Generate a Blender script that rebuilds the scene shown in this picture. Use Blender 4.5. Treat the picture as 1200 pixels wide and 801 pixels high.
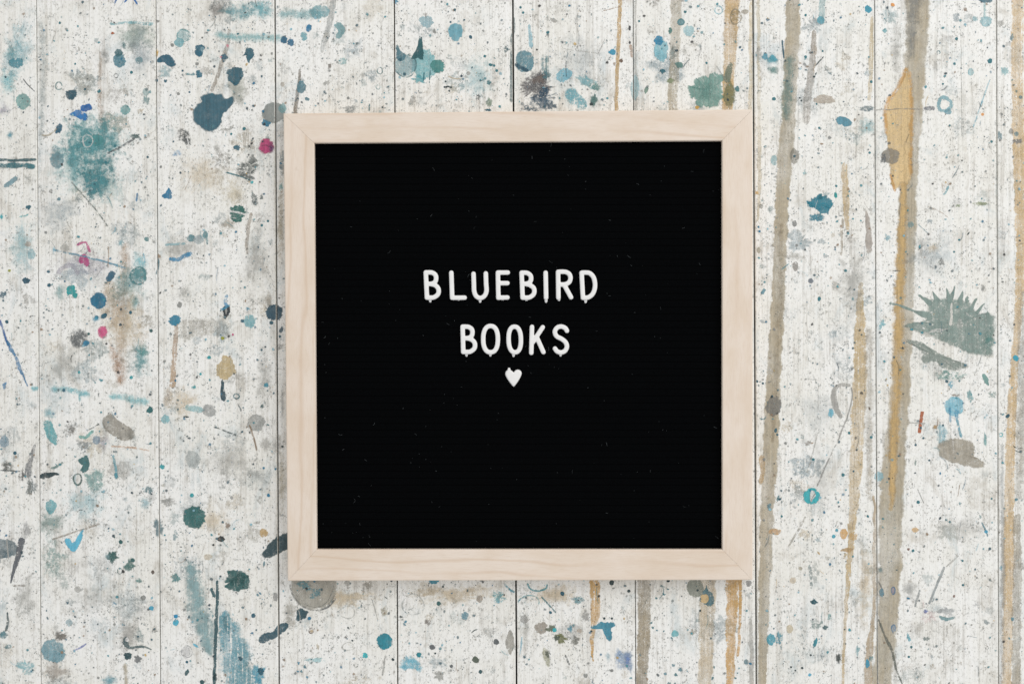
import bpy, bmesh, math, random
from mathutils import Vector, Matrix, noise as mnoise

for o in list(bpy.data.objects):
    bpy.data.objects.remove(o)
scene = bpy.context.scene
C = scene.collection

# ------------------------------------------------------------------ camera, light, exposure
S = 0.5545e-3                     # metres per photograph pixel on the floor
LENS = 50.0
H = 1200 * S / 36.0 * LENS        # camera height above the floor
cam_d = bpy.data.cameras.new('camera')
cam_d.lens = LENS
cam_d.sensor_width = 36.0
cam_d.clip_start = 0.01
cam_d.clip_end = 50
cam = bpy.data.objects.new('camera', cam_d)
C.objects.link(cam)
cam.location = (0, 0, H)
scene.camera = cam

world = bpy.data.worlds.new('World')
scene.world = world
world.use_nodes = True
bgn = world.node_tree.nodes['Background']
bgn.inputs[0].default_value = (0.97, 0.985, 1.0, 1)
bgn.inputs[1].default_value = 0.69

ld = bpy.data.lights.new('window_light', 'AREA')
ld.shape = 'RECTANGLE'
ld.size = 2.8
ld.size_y = 2.0
ld.energy = 43
ld.color = (1.0, 0.975, 0.945)
lo = bpy.data.objects.new('window_light', ld)
C.objects.link(lo)
lo.location = (1.55, 1.45, 1.75)
lo.rotation_euler = (Vector((0, 0, 0)) - lo.location).to_track_quat('-Z', 'Y').to_euler()

scene.view_settings.view_transform = 'Standard'
scene.view_settings.look = 'None'
scene.view_settings.exposure = 0.0
scene.view_settings.gamma = 1.0
scene.render.engine = 'CYCLES'
scene.cycles.transparent_max_bounces = 24
scene.cycles.max_bounces = 6

# ------------------------------------------------------------------ helpers
def W(px, py, z=0.0):
    """photograph pixel -> point of the place at height z"""
    k = S * (H - z) / H
    return ((px - 600.0) * k, (400.5 - py) * k, z)

def lin(c):
    r = []
    for v in c[:3]:
        v = v / 255.0
        r.append(v / 12.92 if v <= 0.04045 else ((v + 0.055) / 1.055) ** 2.4)
    return (r[0], r[1], r[2], 1.0)

def tag(o, label=None, cat=None, group=None, kind=None):
    if label: o['label'] = label
    if cat: o['category'] = cat
    if group: o['group'] = group
    if kind: o['kind'] = kind
    return o

def mesh_obj(name, verts, faces, mat, parent=None, smooth=False):
    me = bpy.data.meshes.new(name)
    me.from_pydata(verts, [], faces)
    me.update()
    if smooth:
        me.polygons.foreach_set('use_smooth', [True] * len(me.polygons))
    o = bpy.data.objects.new(name, me)
    C.objects.link(o)
    if mat: me.materials.append(mat)
    if parent: o.parent = parent
    return o

# --- tiny node expression layer
class X:
    def __init__(s, nt, sock): s.nt = nt; s.s = sock
    def _m(s, op, b=None, c=None, clamp=False):
        n = s.nt.nodes.new('ShaderNodeMath'); n.operation = op; n.use_clamp = clamp
        for i, v in enumerate((s, b, c)):
            if v is None: continue
            if isinstance(v, X): s.nt.links.new(v.s, n.inputs[i])
            else: n.inputs[i].default_value = v
        return X(s.nt, n.outputs[0])
    def __add__(s, b): return s._m('ADD', b)
    def __sub__(s, b): return s._m('SUBTRACT', b)
    def __mul__(s, b): return s._m('MULTIPLY', b)
    def __truediv__(s, b): return s._m('DIVIDE', b)
    def min(s, b): return s._m('MINIMUM', b)
    def max(s, b): return s._m('MAXIMUM', b)
    def inv(s): return (s * -1.0) + 1.0
    def sin(s): return s._m('SINE')
    def pow(s, b): return s._m('POWER', b)
    def clamp(s): return s._m('ADD', 0.0, clamp=True)
    def ss(s, lo, hi, a=0.0, b=1.0):
        n = s.nt.nodes.new('ShaderNodeMapRange'); n.interpolation_type = 'SMOOTHSTEP'
        s.nt.links.new(s.s, n.inputs['Value'])
        for k, v in (('From Min', lo), ('From Max', hi), ('To Min', a), ('To Max', b)):
            if isinstance(v, X): s.nt.links.new(v.s, n.inputs[k])
            else: n.inputs[k].default_value = v
        return X(s.nt, n.outputs['Result'])

def new_mat(name):
    m = bpy.data.materials.new(name); m.use_nodes = True
    nt = m.node_tree
    b = nt.nodes['Principled BSDF']
    return m, nt, b

def vscale(nt, v, sx, sy, sz):
    n = nt.nodes.new('ShaderNodeMapping'); n.vector_type = 'POINT'
    nt.links.new(v, n.inputs['Vector'])
    n.inputs['Scale'].default_value = (sx, sy, sz)
    return n.outputs[0]

def noise(nt, v, scale, detail=4, rough=0.6, dist=0.0):
    n = nt.nodes.new('ShaderNodeTexNoise')
    nt.links.new(v, n.inputs['Vector'])
    n.inputs['Scale'].default_value = scale
    n.inputs['Detail'].default_value = detail
    n.inputs['Roughness'].default_value = rough
    n.inputs['Distortion'].default_value = dist
    return X(nt, n.outputs['Fac'])

def mixc(nt, f, a, b):
    n = nt.nodes.new('ShaderNodeMix'); n.data_type = 'RGBA'
    if isinstance(f, X): nt.links.new(f.s, n.inputs[0])
    else: n.inputs[0].default_value = f
    for i, v in ((6, a), (7, b)):
        if isinstance(v, tuple): n.inputs[i].default_value = v
        else: nt.links.new(v, n.inputs[i])
    return n.outputs[2]

def bump(nt, h, dist, strength=1.0):
    n = nt.nodes.new('ShaderNodeBump')
    n.inputs['Strength'].default_value = strength
    n.inputs['Distance'].default_value = dist
    nt.links.new(h.s, n.inputs['Height'])
    return n.outputs[0]

def pos_mm(nt):
    g = nt.nodes.new('ShaderNodeNewGeometry')
    return vscale(nt, g.outputs['Position'], 1000, 1000, 1000)

def attr(nt, name, typ='GEOMETRY'):
    n = nt.nodes.new('ShaderNodeAttribute'); n.attribute_name = name; n.attribute_type = typ
    return n

# ------------------------------------------------------------------ materials
def plank_material():
    m, nt, b = new_mat('worn_white_floor_paint')
    P = pos_mm(nt)
    oi = nt.nodes.new('ShaderNodeObjectInfo')
    off = nt.nodes.new('ShaderNodeVectorMath'); off.operation = 'ADD'
    nt.links.new(P, off.inputs[0])
    cmb = nt.nodes.new('ShaderNodeCombineXYZ')
    r = X(nt, oi.outputs['Random'])
    nt.links.new((r * 900.0).s, cmb.inputs[1])
    nt.links.new((r * 310.0).s, cmb.inputs[2])
    nt.links.new(cmb.outputs[0], off.inputs[1])
    Q = off.outputs[0]
    big = noise(nt, Q, 0.020, 3, 0.6)
    mid = noise(nt, vscale(nt, Q, 1, 0.7, 1), 0.055, 6, 0.72, 0.5)
    blue = noise(nt, vscale(nt, Q, 1, 0.6, 1.3), 0.040, 6, 0.74, 0.6)
    patch = noise(nt, Q, 0.11, 4, 0.7)
    fine = noise(nt, Q, 0.42, 4, 0.72)
    grain = noise(nt, vscale(nt, Q, 0.60, 0.016, 1), 1.0, 4, 0.72)
    grain2 = noise(nt, vscale(nt, Q, 0.16, 0.006, 1), 1.0, 4, 0.7, 0.2)
    c = mixc(nt, big.ss(0.35, 0.65), lin((242, 241, 237)), lin((236, 234, 227)))
    # thin worn film, bluish or taupe, in cloudy patches
    c = mixc(nt, blue.ss(0.53, 0.70, 0, 0.50), c, lin((178, 194, 198)))
    c = mixc(nt, mid.ss(0.54, 0.70, 0, 0.55), c, lin((188, 181, 168)))
    # grain: lines rubbed through
    crk = noise(nt, vscale(nt, Q, 1.0, 0.55, 1), 0.85, 3, 0.7, 0.6)
    c = mixc(nt, crk.ss(0.54, 0.64) * patch.ss(0.40, 0.62, 0.26, 0.80), c, lin((160, 157, 149)))
    gm = grain.ss(0.50, 0.66) * mid.ss(0.42, 0.58, 0.25, 1.0)
    c = mixc(nt, gm * 0.40, c, lin((156, 150, 140)))
    c = mixc(nt, grain2.ss(0.57, 0.70, 0, 0.32), c, lin((180, 174, 162)))
    c = mixc(nt, grain.ss(0.36, 0.46, 0.45, 0.0), c, lin((246, 245, 243)))
    # grime
    dirt = fine.ss(0.56, 0.65) * patch.ss(0.42, 0.62, 0.15, 1.0)
    c = mixc(nt, dirt * 0.62, c, lin((112, 117, 116)))
    c = mixc(nt, fine.ss(0.37, 0.44, 0.55, 0.0) * mid.ss(0.45, 0.55, 1.0, 0.2), c, lin((243, 242, 240)))
    # small old drips
    nz = nt.nodes.new('ShaderNodeTexNoise'); nz.inputs['Scale'].default_value = 0.6; nz.inputs['Detail'].default_value = 1
    nt.links.new(Q, nz.inputs['Vector'])
    for sc, rad, keep, cols in ((0.34, 0.30, 0.74, ((92, 118, 126), (150, 148, 142))),
                                (0.62, 0.34, 0.66, ((70, 94, 102), (134, 128, 120)))):
        v = nt.nodes.new('ShaderNodeTexVoronoi'); v.inputs['Scale'].default_value = sc
        wob = nt.nodes.new('ShaderNodeVectorMath'); wob.operation = 'MULTIPLY_ADD'
        nt.links.new(nz.outputs['Color'], wob.inputs[0]); wob.inputs[1].default_value = (0.7 / sc,) * 3
        nt.links.new(Q, wob.inputs[2])
        nt.links.new(wob.outputs[0], v.inputs['Vector'])
        sep = nt.nodes.new('ShaderNodeSeparateColor'); nt.links.new(v.outputs['Color'], sep.inputs[0])
        d = X(nt, v.outputs['Distance'])
        pick = X(nt, sep.outputs[0]).ss(keep, keep + 0.02)
        size = X(nt, sep.outputs[1]) * rad
        mask = (size - d).ss(0.0, 0.06) * pick
        cc = mixc(nt, X(nt, sep.outputs[2]).ss(0.3, 0.7), lin(cols[0]), lin(cols[1]))
        c = mixc(nt, mask * patch.ss(0.4, 0.6, 0.3, 0.85), c, cc)
    nt.links.new(c, b.inputs['Base Color'])
    b.inputs['Roughness'].default_value = 0.62
    b.inputs['Specular IOR Level'].default_value = 0.25
    h = (grain * -1.0) + (fine * 0.5)
    nt.links.new(bump(nt, h, 0.0003, 0.5), b.inputs['Normal'])
    return m

def paint_material():
    m, nt, b = new_mat('dried_paint')
    P = pos_mm(nt)
    e = X(nt, attr(nt, 'edge').outputs['Fac'])          # share of the way in from the rim
    ep = X(nt, attr(nt, 'inset').outputs['Fac'])        # the same in pixels of 0.55 mm
    col = attr(nt, 'tint').outputs['Color']
    pn = attr(nt, 'par')
    sp = nt.nodes.new('ShaderNodeSeparateColor'); nt.links.new(pn.outputs['Color'], sp.inputs[0])
    op, soft, wear = (X(nt, sp.outputs[i]) for i in range(3))
    streak = X(nt, pn.outputs['Alpha'])
    nA = noise(nt, P, 0.16, 5, 0.70, 0.3)
    nF = noise(nt, P, 0.50, 4, 0.74)
    nG = noise(nt, vscale(nt, P, 0.60, 0.022, 1), 1.0, 4, 0.72)
    t = (e / soft.max(0.02)).min(2.0)
    v = t + ((nA - 0.5) * 1.7 + (nF - 0.5) * 0.9) * soft.ss(0.05, 0.5, 0.3, 1.0)
    ae = v.ss(0.05, soft.ss(0.3, 0.9, 0.9, 1.1))
    # ragged outline of about a pixel or two whatever the size
    rag = (ep + (nF - 0.5) * 11.0 + (nA - 0.5) * 6.0 + (nG - 0.5) * 5.0 * streak).ss(0.0, 1.1)
    nw = (nF * 0.6 + nA * 0.4) * streak.inv() + (nG * 0.65 + nF * 0.35) * streak
    th = (wear - 0.5) * 0.34 + 0.475
    keep = nw.ss(th - 0.05, th + 0.05)
    nS = noise(nt, P, 0.95, 2, 0.7)
    ms = wear.ss(0.08, 0.40, 0.40, 1.0)
    mot = (nA.ss(0.36, 0.58, 0.24, 0.0) + nS.ss(0.38, 0.56, 0.26, 0.0) + nG.ss(0.52, 0.66, 0.0, 0.22) + nF.ss(0.57, 0.66, 0.0, 0.34)).min(0.75)
    nL = noise(nt, vscale(nt, P, 1.0, 0.35, 1), 0.05, 3, 0.65)
    rub = (mot * ms).inv() * (streak.ss(0.55, 0.7) * nL.ss(0.36, 0.62, 0.48, 0.0)).inv()
    a = (op * ae * rag * keep * rub).clamp()
    dark = (nA * 0.55 + nF * 0.2 + nG * 0.25).ss(0.36, 0.62)
    c = mixc(nt, dark.inv() * 0.16, col, mixc(nt, 0.5, col, lin((218, 215, 208))))
    c = mixc(nt, nL.ss(0.48, 0.62, 0.0, 0.40) * streak.ss(0.55, 0.7), c, mixc(nt, 0.5, col, lin((206, 184, 146))))
    c = mixc(nt, nS.ss(0.58, 0.66, 0.0, 0.5) * streak.ss(0.55, 0.7), c, mixc(nt, 0.6, col, lin((110, 116, 112))))
    c = mixc(nt, nA.ss(0.5, 0.66, 0.0, 0.30), c, mixc(nt, 0.6, col, lin((120, 122, 118))))
    rim = e.ss(0.0, 0.16, 1.0, 0.0)
    hsv = nt.nodes.new('ShaderNodeHueSaturation'); nt.links.new(c, hsv.inputs['Color'])
    nt.links.new((rim * -0.10 + nF.ss(0.35, 0.65, 0.91, 1.07) * nG.ss(0.36, 0.62, 1.08, 0.88)).s, hsv.inputs['Value'])
    nt.links.new(hsv.outputs[0], b.inputs['Base Color'])
    nt.links.new(a.s, b.inputs['Alpha'])
    b.inputs['Roughness'].default_value = 0.5
    b.inputs['Specular IOR Level'].default_value = 0.3
    nt.links.new(bump(nt, nF * 0.5 - nG, 0.0003, 0.4), b.inputs['Normal'])
    return m

def maple_material():
    m, nt, b = new_mat('pale_maple')
    tc = nt.nodes.new('ShaderNodeTexCoord')
    Pm = vscale(nt, tc.outputs['Object'], 1000, 1000, 1000)
    oi = nt.nodes.new('ShaderNodeObjectInfo')
    r = X(nt, oi.outputs['Random'])
    cmb = nt.nodes.new('ShaderNodeCombineXYZ')
    nt.links.new((r * 700.0).s, cmb.inputs[0]); nt.links.new((r * 90.0).s, cmb.inputs[2])
    ad = nt.nodes.new('ShaderNodeVectorMath'); ad.operation = 'ADD'
    nt.links.new(Pm, ad.inputs[0]); nt.links.new(cmb.outputs[0], ad.inputs[1])
    Q = ad.outputs[0]
    sx = nt.nodes.new('ShaderNodeSeparateXYZ'); nt.links.new(Q, sx.inputs[0])
    warp = noise(nt, vscale(nt, Q, 0.010, 0.05, 0.05), 1.0, 2, 0.5)
    warp2 = noise(nt, vscale(nt, Q, 0.03, 0.12, 0.12), 1.0, 3, 0.5)
    ph = X(nt, sx.outputs[1]) * 0.70 + X(nt, sx.outputs[0]) * 0.022 + warp * 13.0 + warp2 * 1.2
    ring = ph.sin() * 0.5 + 0.5
    line = ring.pow(7.0)
    mask = noise(nt, vscale(nt, Q, 0.006, 0.06, 0.05), 1.0, 2, 0.5).ss(0.38, 0.62, 0.15, 1.0)
    fib = noise(nt, vscale(nt, Q, 0.14, 2.4, 2.4), 1.0, 3, 0.6)
    cloud = noise(nt, vscale(nt, Q, 0.025, 0.06, 0.06), 1.0, 4, 0.6)
    c = mixc(nt, cloud.ss(0.35, 0.68), lin((232, 218, 204)), lin((225, 208, 190)))
    c = mixc(nt, (line * mask) * 0.40, c, lin((206, 178, 150)))
    c = mixc(nt, fib.ss(0.48, 0.72, 0, 0.32), c, lin((206, 184, 163)))
    spot = noise(nt, Q, 0.09, 5, 0.7)
    c = mixc(nt, spot.ss(0.66, 0.80, 0, 0.4), c, lin((196, 176, 156)))
    nt.links.new(c, b.inputs['Base Color'])
    b.inputs['Roughness'].default_value = 0.55
    b.inputs['Specular IOR Level'].default_value = 0.3
    nt.links.new(bump(nt, fib * 0.5 + line * 0.3, 0.00006, 0.5), b.inputs['Normal'])
    return m

def plain_material(name, rgb, rough, spec=0.3, nscale=0.6, var=0.12, bmp=0.00004):
    m, nt, b = new_mat(name)
    P = pos_mm(nt)
    n = noise(nt, P, nscale, 4, 0.6)
    k = 1.0 - var
    c = mixc(nt, n.ss(0.3, 0.7), (rgb[0] * k, rgb[1] * k, rgb[2] * k, 1), (rgb[0], rgb[1], rgb[2], 1))
    nt.links.new(c, b.inputs['Base Color'])
    b.inputs['Roughness'].default_value = rough
    b.inputs['Specular IOR Level'].default_value = spec
    nt.links.new(bump(nt, n, bmp, 0.5), b.inputs['Normal'])
    return m

M_PLANK = plank_material()
M_PAINT = paint_material()
M_MAPLE = maple_material()
M_GAP = plain_material('dark_gap_dirt', (0.020, 0.030, 0.028), 0.9, 0.1)
M_FELT = plain_material('black_felt', (0.0024, 0.0027, 0.0031), 1.0, 0.02, 2.5, 0.5, 0.0002)
M_PLASTIC = plain_material('white_letter_plastic', (0.86, 0.85, 0.835), 0.42, 0.4, 0.3, 0.05, 0.00003)
M_BACK = plain_material('backing_board', (0.35, 0.26, 0.18), 0.8)
M_LINT = plain_material('pale_lint', (0.09, 0.10, 0.105), 0.95, 0.1, 1.5, 0.75)

# ------------------------------------------------------------------ floor of narrow planks
SEAM_TOP = [-98, 42.5, 182.5, 322, 462, 601, 742, 882.7, 1025, 1168, 1309]
SEAM_BOT = [-92, 48, 188, 327.0, 466, 605.3, 745, 886.6, 1028.4, 1170.6, 1311]
GAP = [.6, .28, .36, .75, .65, .9, .42, .95, .45, .45, .6]
Y0, Y1 = -170, 970
floor = mesh_obj('floor', [W(-130, Y0 - 12, -.022), W(1345, Y0 - 12, -.022), W(1345, Y1 + 12, -.022), W(-130, Y1 + 12, -.022),
                           W(-130, Y0 - 12, -.006), W(1345, Y0 - 12, -.006), W(1345, Y1 + 12, -.006), W(-130, Y1 + 12, -.006)],
                 [(0, 1, 2, 3), (4, 7, 6, 5), (0, 4, 5, 1), (1, 5, 6, 2), (2, 6, 7, 3), (3, 7, 4, 0)], M_GAP)
tag(floor, 'paint splattered white floor of narrow boards under the letter board', 'floor', kind='structure')

def seam_x(i, y):
    return SEAM_TOP[i] + (SEAM_BOT[i] - SEAM_TOP[i]) * y / 801.0

planks = []
for i in range(len(SEAM_TOP) - 1):
    # cross-section: eased top edges
    def edge(px_off_l, px_off_r, z):
        return [((seam_x(i, y) + GAP[i] + px_off_l, y, z), (seam_x(i + 1, y) - GAP[i + 1] - px_off_r, y, z)) for y in (Y0, Y1)]
    lv = [(0, -.006), (0, -.0007), (.25, -.00022), (.8, 0.0)]
    verts, faces = [], []
    for y in (Y0, Y1):
        for off, z in lv:
            verts.append(W(seam_x(i, y) + GAP[i] + off, y, 0)[:2] + (z,))
        for off, z in reversed(lv):
            verts.append(W(seam_x(i + 1, y) - GAP[i + 1] - off, y, 0)[:2] + (z,))
    n = len(lv) * 2
    for k in range(n):
        k2 = (k + 1) % n
        faces.append((k, k2, n + k2, n + k))
    faces.append(tuple(reversed(range(n)))); faces.append(tuple(range(n, 2 * n)))
    pl = mesh_obj('plank', verts, faces, M_PLANK, floor)
    bm = bmesh.new(); bm.from_mesh(pl.data); bmesh.ops.recalc_face_normals(bm, faces=bm.faces); bm.to_mesh(pl.data); bm.free()
    planks.append(pl)

# ------------------------------------------------------------------ paint marks
PAL = dict(
    navy=(62, 86, 108), deep=(42, 82, 112), blue=(38, 108, 156), bright=(34, 96, 178), sky=(112, 176, 218),
    pale=(158, 190, 204), pgray=(178, 188, 192), teal=(52, 112, 128), tealw=(112, 164, 172), cyan=(74, 176, 188),
    turq=(42, 152, 152), green=(56, 98, 98), seag=(134, 160, 153), gray=(150, 151, 147), dgray=(98, 103, 105),
    lgray=(188, 187, 181), dark=(48, 58, 64), black=(40, 44, 48), taupe=(188, 177, 154), dtaupe=(170, 158, 136),
    tan=(206, 178, 130), ochre=(214, 178, 118), orange=(222, 176, 108), beige=(217, 200, 172), brown=(170, 146, 124),
    pink=(206, 74, 130), lav=(180, 178, 192), rust=(176, 98, 60), olive=(112, 116, 72), steel=(112, 138, 158),
    violet=(132, 122, 190), white=(236, 235, 231))

class Mark:
    """one mark of dried paint: verts in photograph pixels with an edge weight"""
    def __init__(s): s.v = []; s.e = []; s.f = []; s.c = []; s.p = []; s.d = []; s.n = 0
    def add(s, verts, edges, faces, col, par, half=None):
        o = len(s.v)
        if half is None:
            xs = [q[0] for q in verts]; ys = [q[1] for q in verts]
            half = min(max(xs) - min(xs), max(ys) - min(ys)) / 2
        # small drops keep their outline: start them further in
        base = 0 if isinstance(half, list) else max(0.0, 1.8 - half * .2)
        s.d += [(base + q * half, s.n) for q in edges] if not isinstance(half, list) else [(max(0.0, 1.6 - h_ * .3) + q * h_, s.n) for q, h_ in zip(edges, half)]
        s.n += 1
        s.v += verts; s.e += edges
        s.f += [tuple(i + o for i in f) for f in faces]
        s.c += [col] * len(verts); s.p += [par] * len(verts)

FR = (1.0, 0.94, 0.82, 0.62, 0.36)

def star_fill(outline, cx, cy):
    n = len(outline)
    v, e, f = [], [], []
    for k, fr in enumerate(FR):
        for (x, y) in outline:
            v.append((cx + (x - cx) * fr, cy + (y - cy) * fr)); e.append(1 - fr)
    v.append((cx, cy)); e.append(1.0)
    for k in range(len(FR) - 1):
        for i in range(n):
            j = (i + 1) % n
            f.append((k * n + i, k * n + j, (k + 1) * n + j, (k + 1) * n + i))
    k = len(FR) - 1
    for i in range(n):
        f.append((k * n + i, k * n + (i + 1) % n, len(v) - 1))
    return v, e, f

def blob_outline(x, y, rx, ry, rot, rough, rng, n=None):
    n = n or max(18, min(64, int(10 + (rx + ry) * 1.6)))
    ox, oy = rng.random() * 100, rng.random() * 100
    out = []
    ca, sa = math.cos(math.radians(rot)), math.sin(math.radians(rot))
    for i in range(n):
        a = 2 * math.pi * i / n
        k = 1 + rough * 1.3 * mnoise.noise((ox + 1.1 * math.cos(a), oy + 1.1 * math.sin(a), 0)) \
            + rough * 1.0 * mnoise.noise((ox + 3.2 * math.cos(a), oy + 3.2 * math.sin(a), 5)) \
            + rough * 0.9 * mnoise.noise((ox + 8 * math.cos(a), oy + 8 * math.sin(a), 9))
        u, v = rx * k * math.cos(a), ry * k * math.sin(a)
        out.append((x + u * ca - v * sa, y + u * sa + v * ca))
    return out

def catmull(pts, step=2.2, closed=False):
    out = []
    n = len(pts)
    P = lambda i: pts[i % n] if closed else pts[max(0, min(n - 1, i))]
    for i in range(n if closed else n - 1):
        a, b_, c, d = P(i - 1), P(i), P(i + 1), P(i + 2)
        L = math.hypot(c[0] - b_[0], c[1] - b_[1])
        m = max(1, int(L / step))
        for k in range(m):
            t = k / m
            out.append(tuple(0.5 * ((2 * b_[q]) + (-a[q] + c[q]) * t + (2 * a[q] - 5 * b_[q] + 4 * c[q] - d[q]) * t * t
                                    + (-a[q] + 3 * b_[q] - 3 * c[q] + d[q]) * t ** 3) for q in range(len(a))))
    if not closed: out.append(tuple(pts[-1]))
    return out

def ribbon_geo(pts, w, rough, rng, ends='r', step=2.2):
    """pts: (x, y) or (x, y, width)"""
    pts = [(p[0], p[1], p[2] if len(p) > 2 else w) for p in pts]
    global HALF
    P = catmull(pts, step)
    n = len(P)
    if n < 3:
        a, b_ = P[0], P[-1]
        P = [tuple(a[q] + (b_[q] - a[q]) * t / 4 for q in range(3)) for t in range(5)]; n = 5
    L = [0.0]
    wo = rng.random() * 300; wa = min(1.6, .35 + w * .12)
    P = [(p[0] + wa * mnoise.noise((wo + p[0] * .09, p[1] * .09, 2)), p[1] + wa * mnoise.noise((wo + p[0] * .09, p[1] * .09, 6)), p[2]) for p in P]
    for i in range(1, n): L.append(L[-1] + math.hypot(P[i][0] - P[i - 1][0], P[i][1] - P[i - 1][1]))
    tot = L[-1]
    US = (-1, -0.86, -0.5, 0, 0.5, 0.86, 1)
    ox = rng.random() * 200
    v, e, f = [], [], []
    for i in range(n):
        a, b_ = P[max(0, i - 1)], P[min(n - 1, i + 1)]
        dx, dy = b_[0] - a[0], b_[1] - a[1]
        l = math.hypot(dx, dy) or 1
        nx, ny = -dy / l, dx / l
        hw = P[i][2] / 2
        d = min(L[i], tot - L[i])
        if ends == 'r' and d < hw * 1.0: 
            q = d / hw
            end = max(0.06, math.sqrt(max(0, q * (2 - q))))
        else: end = 1.0
        for u in US:
            s_ = 1 if u > 0 else -1
            k = 1 + rough * (mnoise.noise((ox + L[i] * 0.09, s_ * 7.3, 1)) * 1.0 + mnoise.noise((ox + L[i] * 0.4, s_ * 3.1, 4)) * 0.6)
            r_ = hw * k * end * u
            v.append((P[i][0] + nx * r_, P[i][1] + ny * r_))
            e.append((1 - abs(u)) * (min(1.0, d / max(hw, 1e-3) + 0.02) if ends == 'r' else 1.0))
    m = len(US)
    for i in range(n - 1):
        for k in range(m - 1):
            f.append((i * m + k, i * m + k + 1, (i + 1) * m + k + 1, (i + 1) * m + k))
    HALF = [P[i][2] / 2 for i in range(n) for _ in US]
    return v, e, f

MARKS = []            # (Mark, name, label)
RNG = random.Random(11)
def col(c):
    r, g, b_ = PAL[c] if isinstance(c, str) else c
    if b_ - r > 14:                      # the blues of this floor lean to teal
        g, r = g + min(12, .34 * max(0, b_ - g)), max(0, r - 13)
    return lin((r, g, b_))

STY = {  # opacity, soft, wear, streak, rough
    'b': (.95, .16, .22, .35, .26),    # opaque blot
    'd': (.95, .06, .12, .3, .06),    # round drop
    's': (.66, .16, .30, .4, .14),    # thin stain with a crisp outline
    'w': (.62, 1.0, .24, .35, .22),    # soft wash
    'y': (.88, .55, .48, .8, .45),    # dry brushed, rubbed
    'k': (.85, .45, .46, .15, .45),    # broken, scratched blot
}
def B(x, y, rx, ry, c, st='b', rot=0, name=None, **kw):
    op, soft, wear, streak, rough = STY[st]
    op = kw.get('op', op) * (.93 if st in 'syk' else 1.12 if st == 'w' else 1.0); soft = kw.get('soft', soft); wear = kw.get('wear', wear)
    streak = kw.get('streak', streak); rough = kw.get('rough', rough)
    m = Mark()
    ol = blob_outline(x, y, rx, ry, rot, rough, RNG)
    m.add(*star_fill(ol, x, y), col(c), (op, soft, wear, streak))
    MARKS.append((m, name or ('paint_stain_or_shade' if st in 'sw' else 'paint_splat')))
    return m
def D(c, *dots):                       # small drops: x, y, r
    for d in dots:
        B(d[0], d[1], d[2], d[2] * (d[3] if len(d) > 3 else RNG.uniform(.85, 1.15)), c, 'd', RNG.uniform(0, 90), rough=.12)
def PG(pts, c, st='b', jit=.5, **kw):  # traced outline
    op, soft, wear, streak, rough = STY[st]
    op = kw.get('op', op) * (.93 if st in 'syk' else 1.12 if st == 'w' else 1.0); soft = kw.get('soft', soft); wear = kw.get('wear', wear); streak = kw.get('streak', streak)
    ol = catmull(pts, 2.0, True)
    jit = jit * .9 + .5
    ol = [(x + jit * (mnoise.noise((x * .45, y * .45, 1)) * 1.4 + mnoise.noise((x * .17, y * .17, 4))), y + jit * (mnoise.noise((x * .45, y * .45, 7)) * 1.4 + mnoise.noise((x * .17, y * .17, 9)))) for x, y in ol]
    cx = sum(p[0] for p in ol) / len(ol); cy = sum(p[1] for p in ol) / len(ol)
    if 'cen' in kw: cx, cy = kw['cen']
    m = Mark(); m.add(*star_fill(ol, cx, cy), col(c), (op, soft, wear, streak))
    MARKS.append((m, kw.get('name', 'paint_splat')))
    return m
def R(pts, w, c, st='b', ends='r', name=None, **kw):
    op, soft, wear, streak, rough = STY[st]
    op = kw.get('op', op) * (.93 if st in 'syk' else 1.12 if st == 'w' else 1.0); soft = kw.get('soft', soft); wear = kw.get('wear', wear)
    streak = kw.get('streak', streak); rough = kw.get('rough', rough)
    m = Mark(); g = ribbon_geo(pts, w, rough, RNG, ends); m.add(*g, col(c), (op, soft, wear, streak), HALF)
    MARKS.append((m, name or 'paint_streak'))
    return m
def O(x, y, rx, ry, w, c, st='k', a0=0, a1=360, rot=0, **kw):   # ring or arc
    n = max(10, int(abs(a1 - a0) / 360 * (8 + (rx + ry) * 1.5)))
    ca, sa = math.cos(math.radians(rot)), math.sin(math.radians(rot))
    pts = []
    for i in range(n + 1):
        a = math.radians(a0 + (a1 - a0) * i / n)
        k = 1 + .05 * math.sin(3 * a + x)
        u, v = rx * k * math.cos(a), ry * k * math.sin(a)
        pts.append((x + u * ca - v * sa, y + u * sa + v * ca))
    full = abs(a1 - a0) >= 360
    return R(pts, w, c, st, ends='n' if full else 'r', name='paint_ring', **kw)
def STREAK(pts, c, w=10, **kw):        # long run of stain along the grain
    d = dict(op=.80, soft=.32, wear=.36, streak=.72, rough=.2); d.update(kw)
    R(pts, w, c, 'b', ends=d.pop('ends', 'r'), name='stain_streak', **d)
def SCR(pts, c='dgray', w=1.4, **kw):
    d = dict(op=.66, soft=.4, wear=.42, streak=.0, rough=.5); d.update(kw)
    R(pts, w, c, 'b', name='scratch', **d)

# ---- long stains first (they lie lowest) --------------------------------------------------
STREAK([(931, -40, 19), (928, 60, 19), (924, 140, 20), (918, 210, 19), (914, 300, 18), (909, 400, 19), (904, 500, 20), (898, 620, 18), (895, 720, 14), (892, 830, 10)], 'taupe', wear=.12)
STREAK([(926, 62, 20), (924, 100, 22), (921, 145, 18)], (128, 150, 146), op=.8, soft=1.0, ends='r')
STREAK([(905, 520, 8), (912, 400, 12), (916, 260, 8)], 'dtaupe', op=.5, soft=1)
STREAK([(955, 34, 6), (951, 80, 10), (946, 120, 11), (945, 147, 9)], (172, 164, 154), ends='r')
STREAK([(1074, -40, 30), (1074, 40, 30), (1069, 130, 27), (1064, 220, 24), (1062, 310, 25), (1058, 400, 25), (1053, 480, 27), (1046, 560, 31), (1043, 640, 31), (1041, 720, 28), (1033, 801, 27), (1030, 850, 27)], 'taupe', wear=.08)
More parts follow.
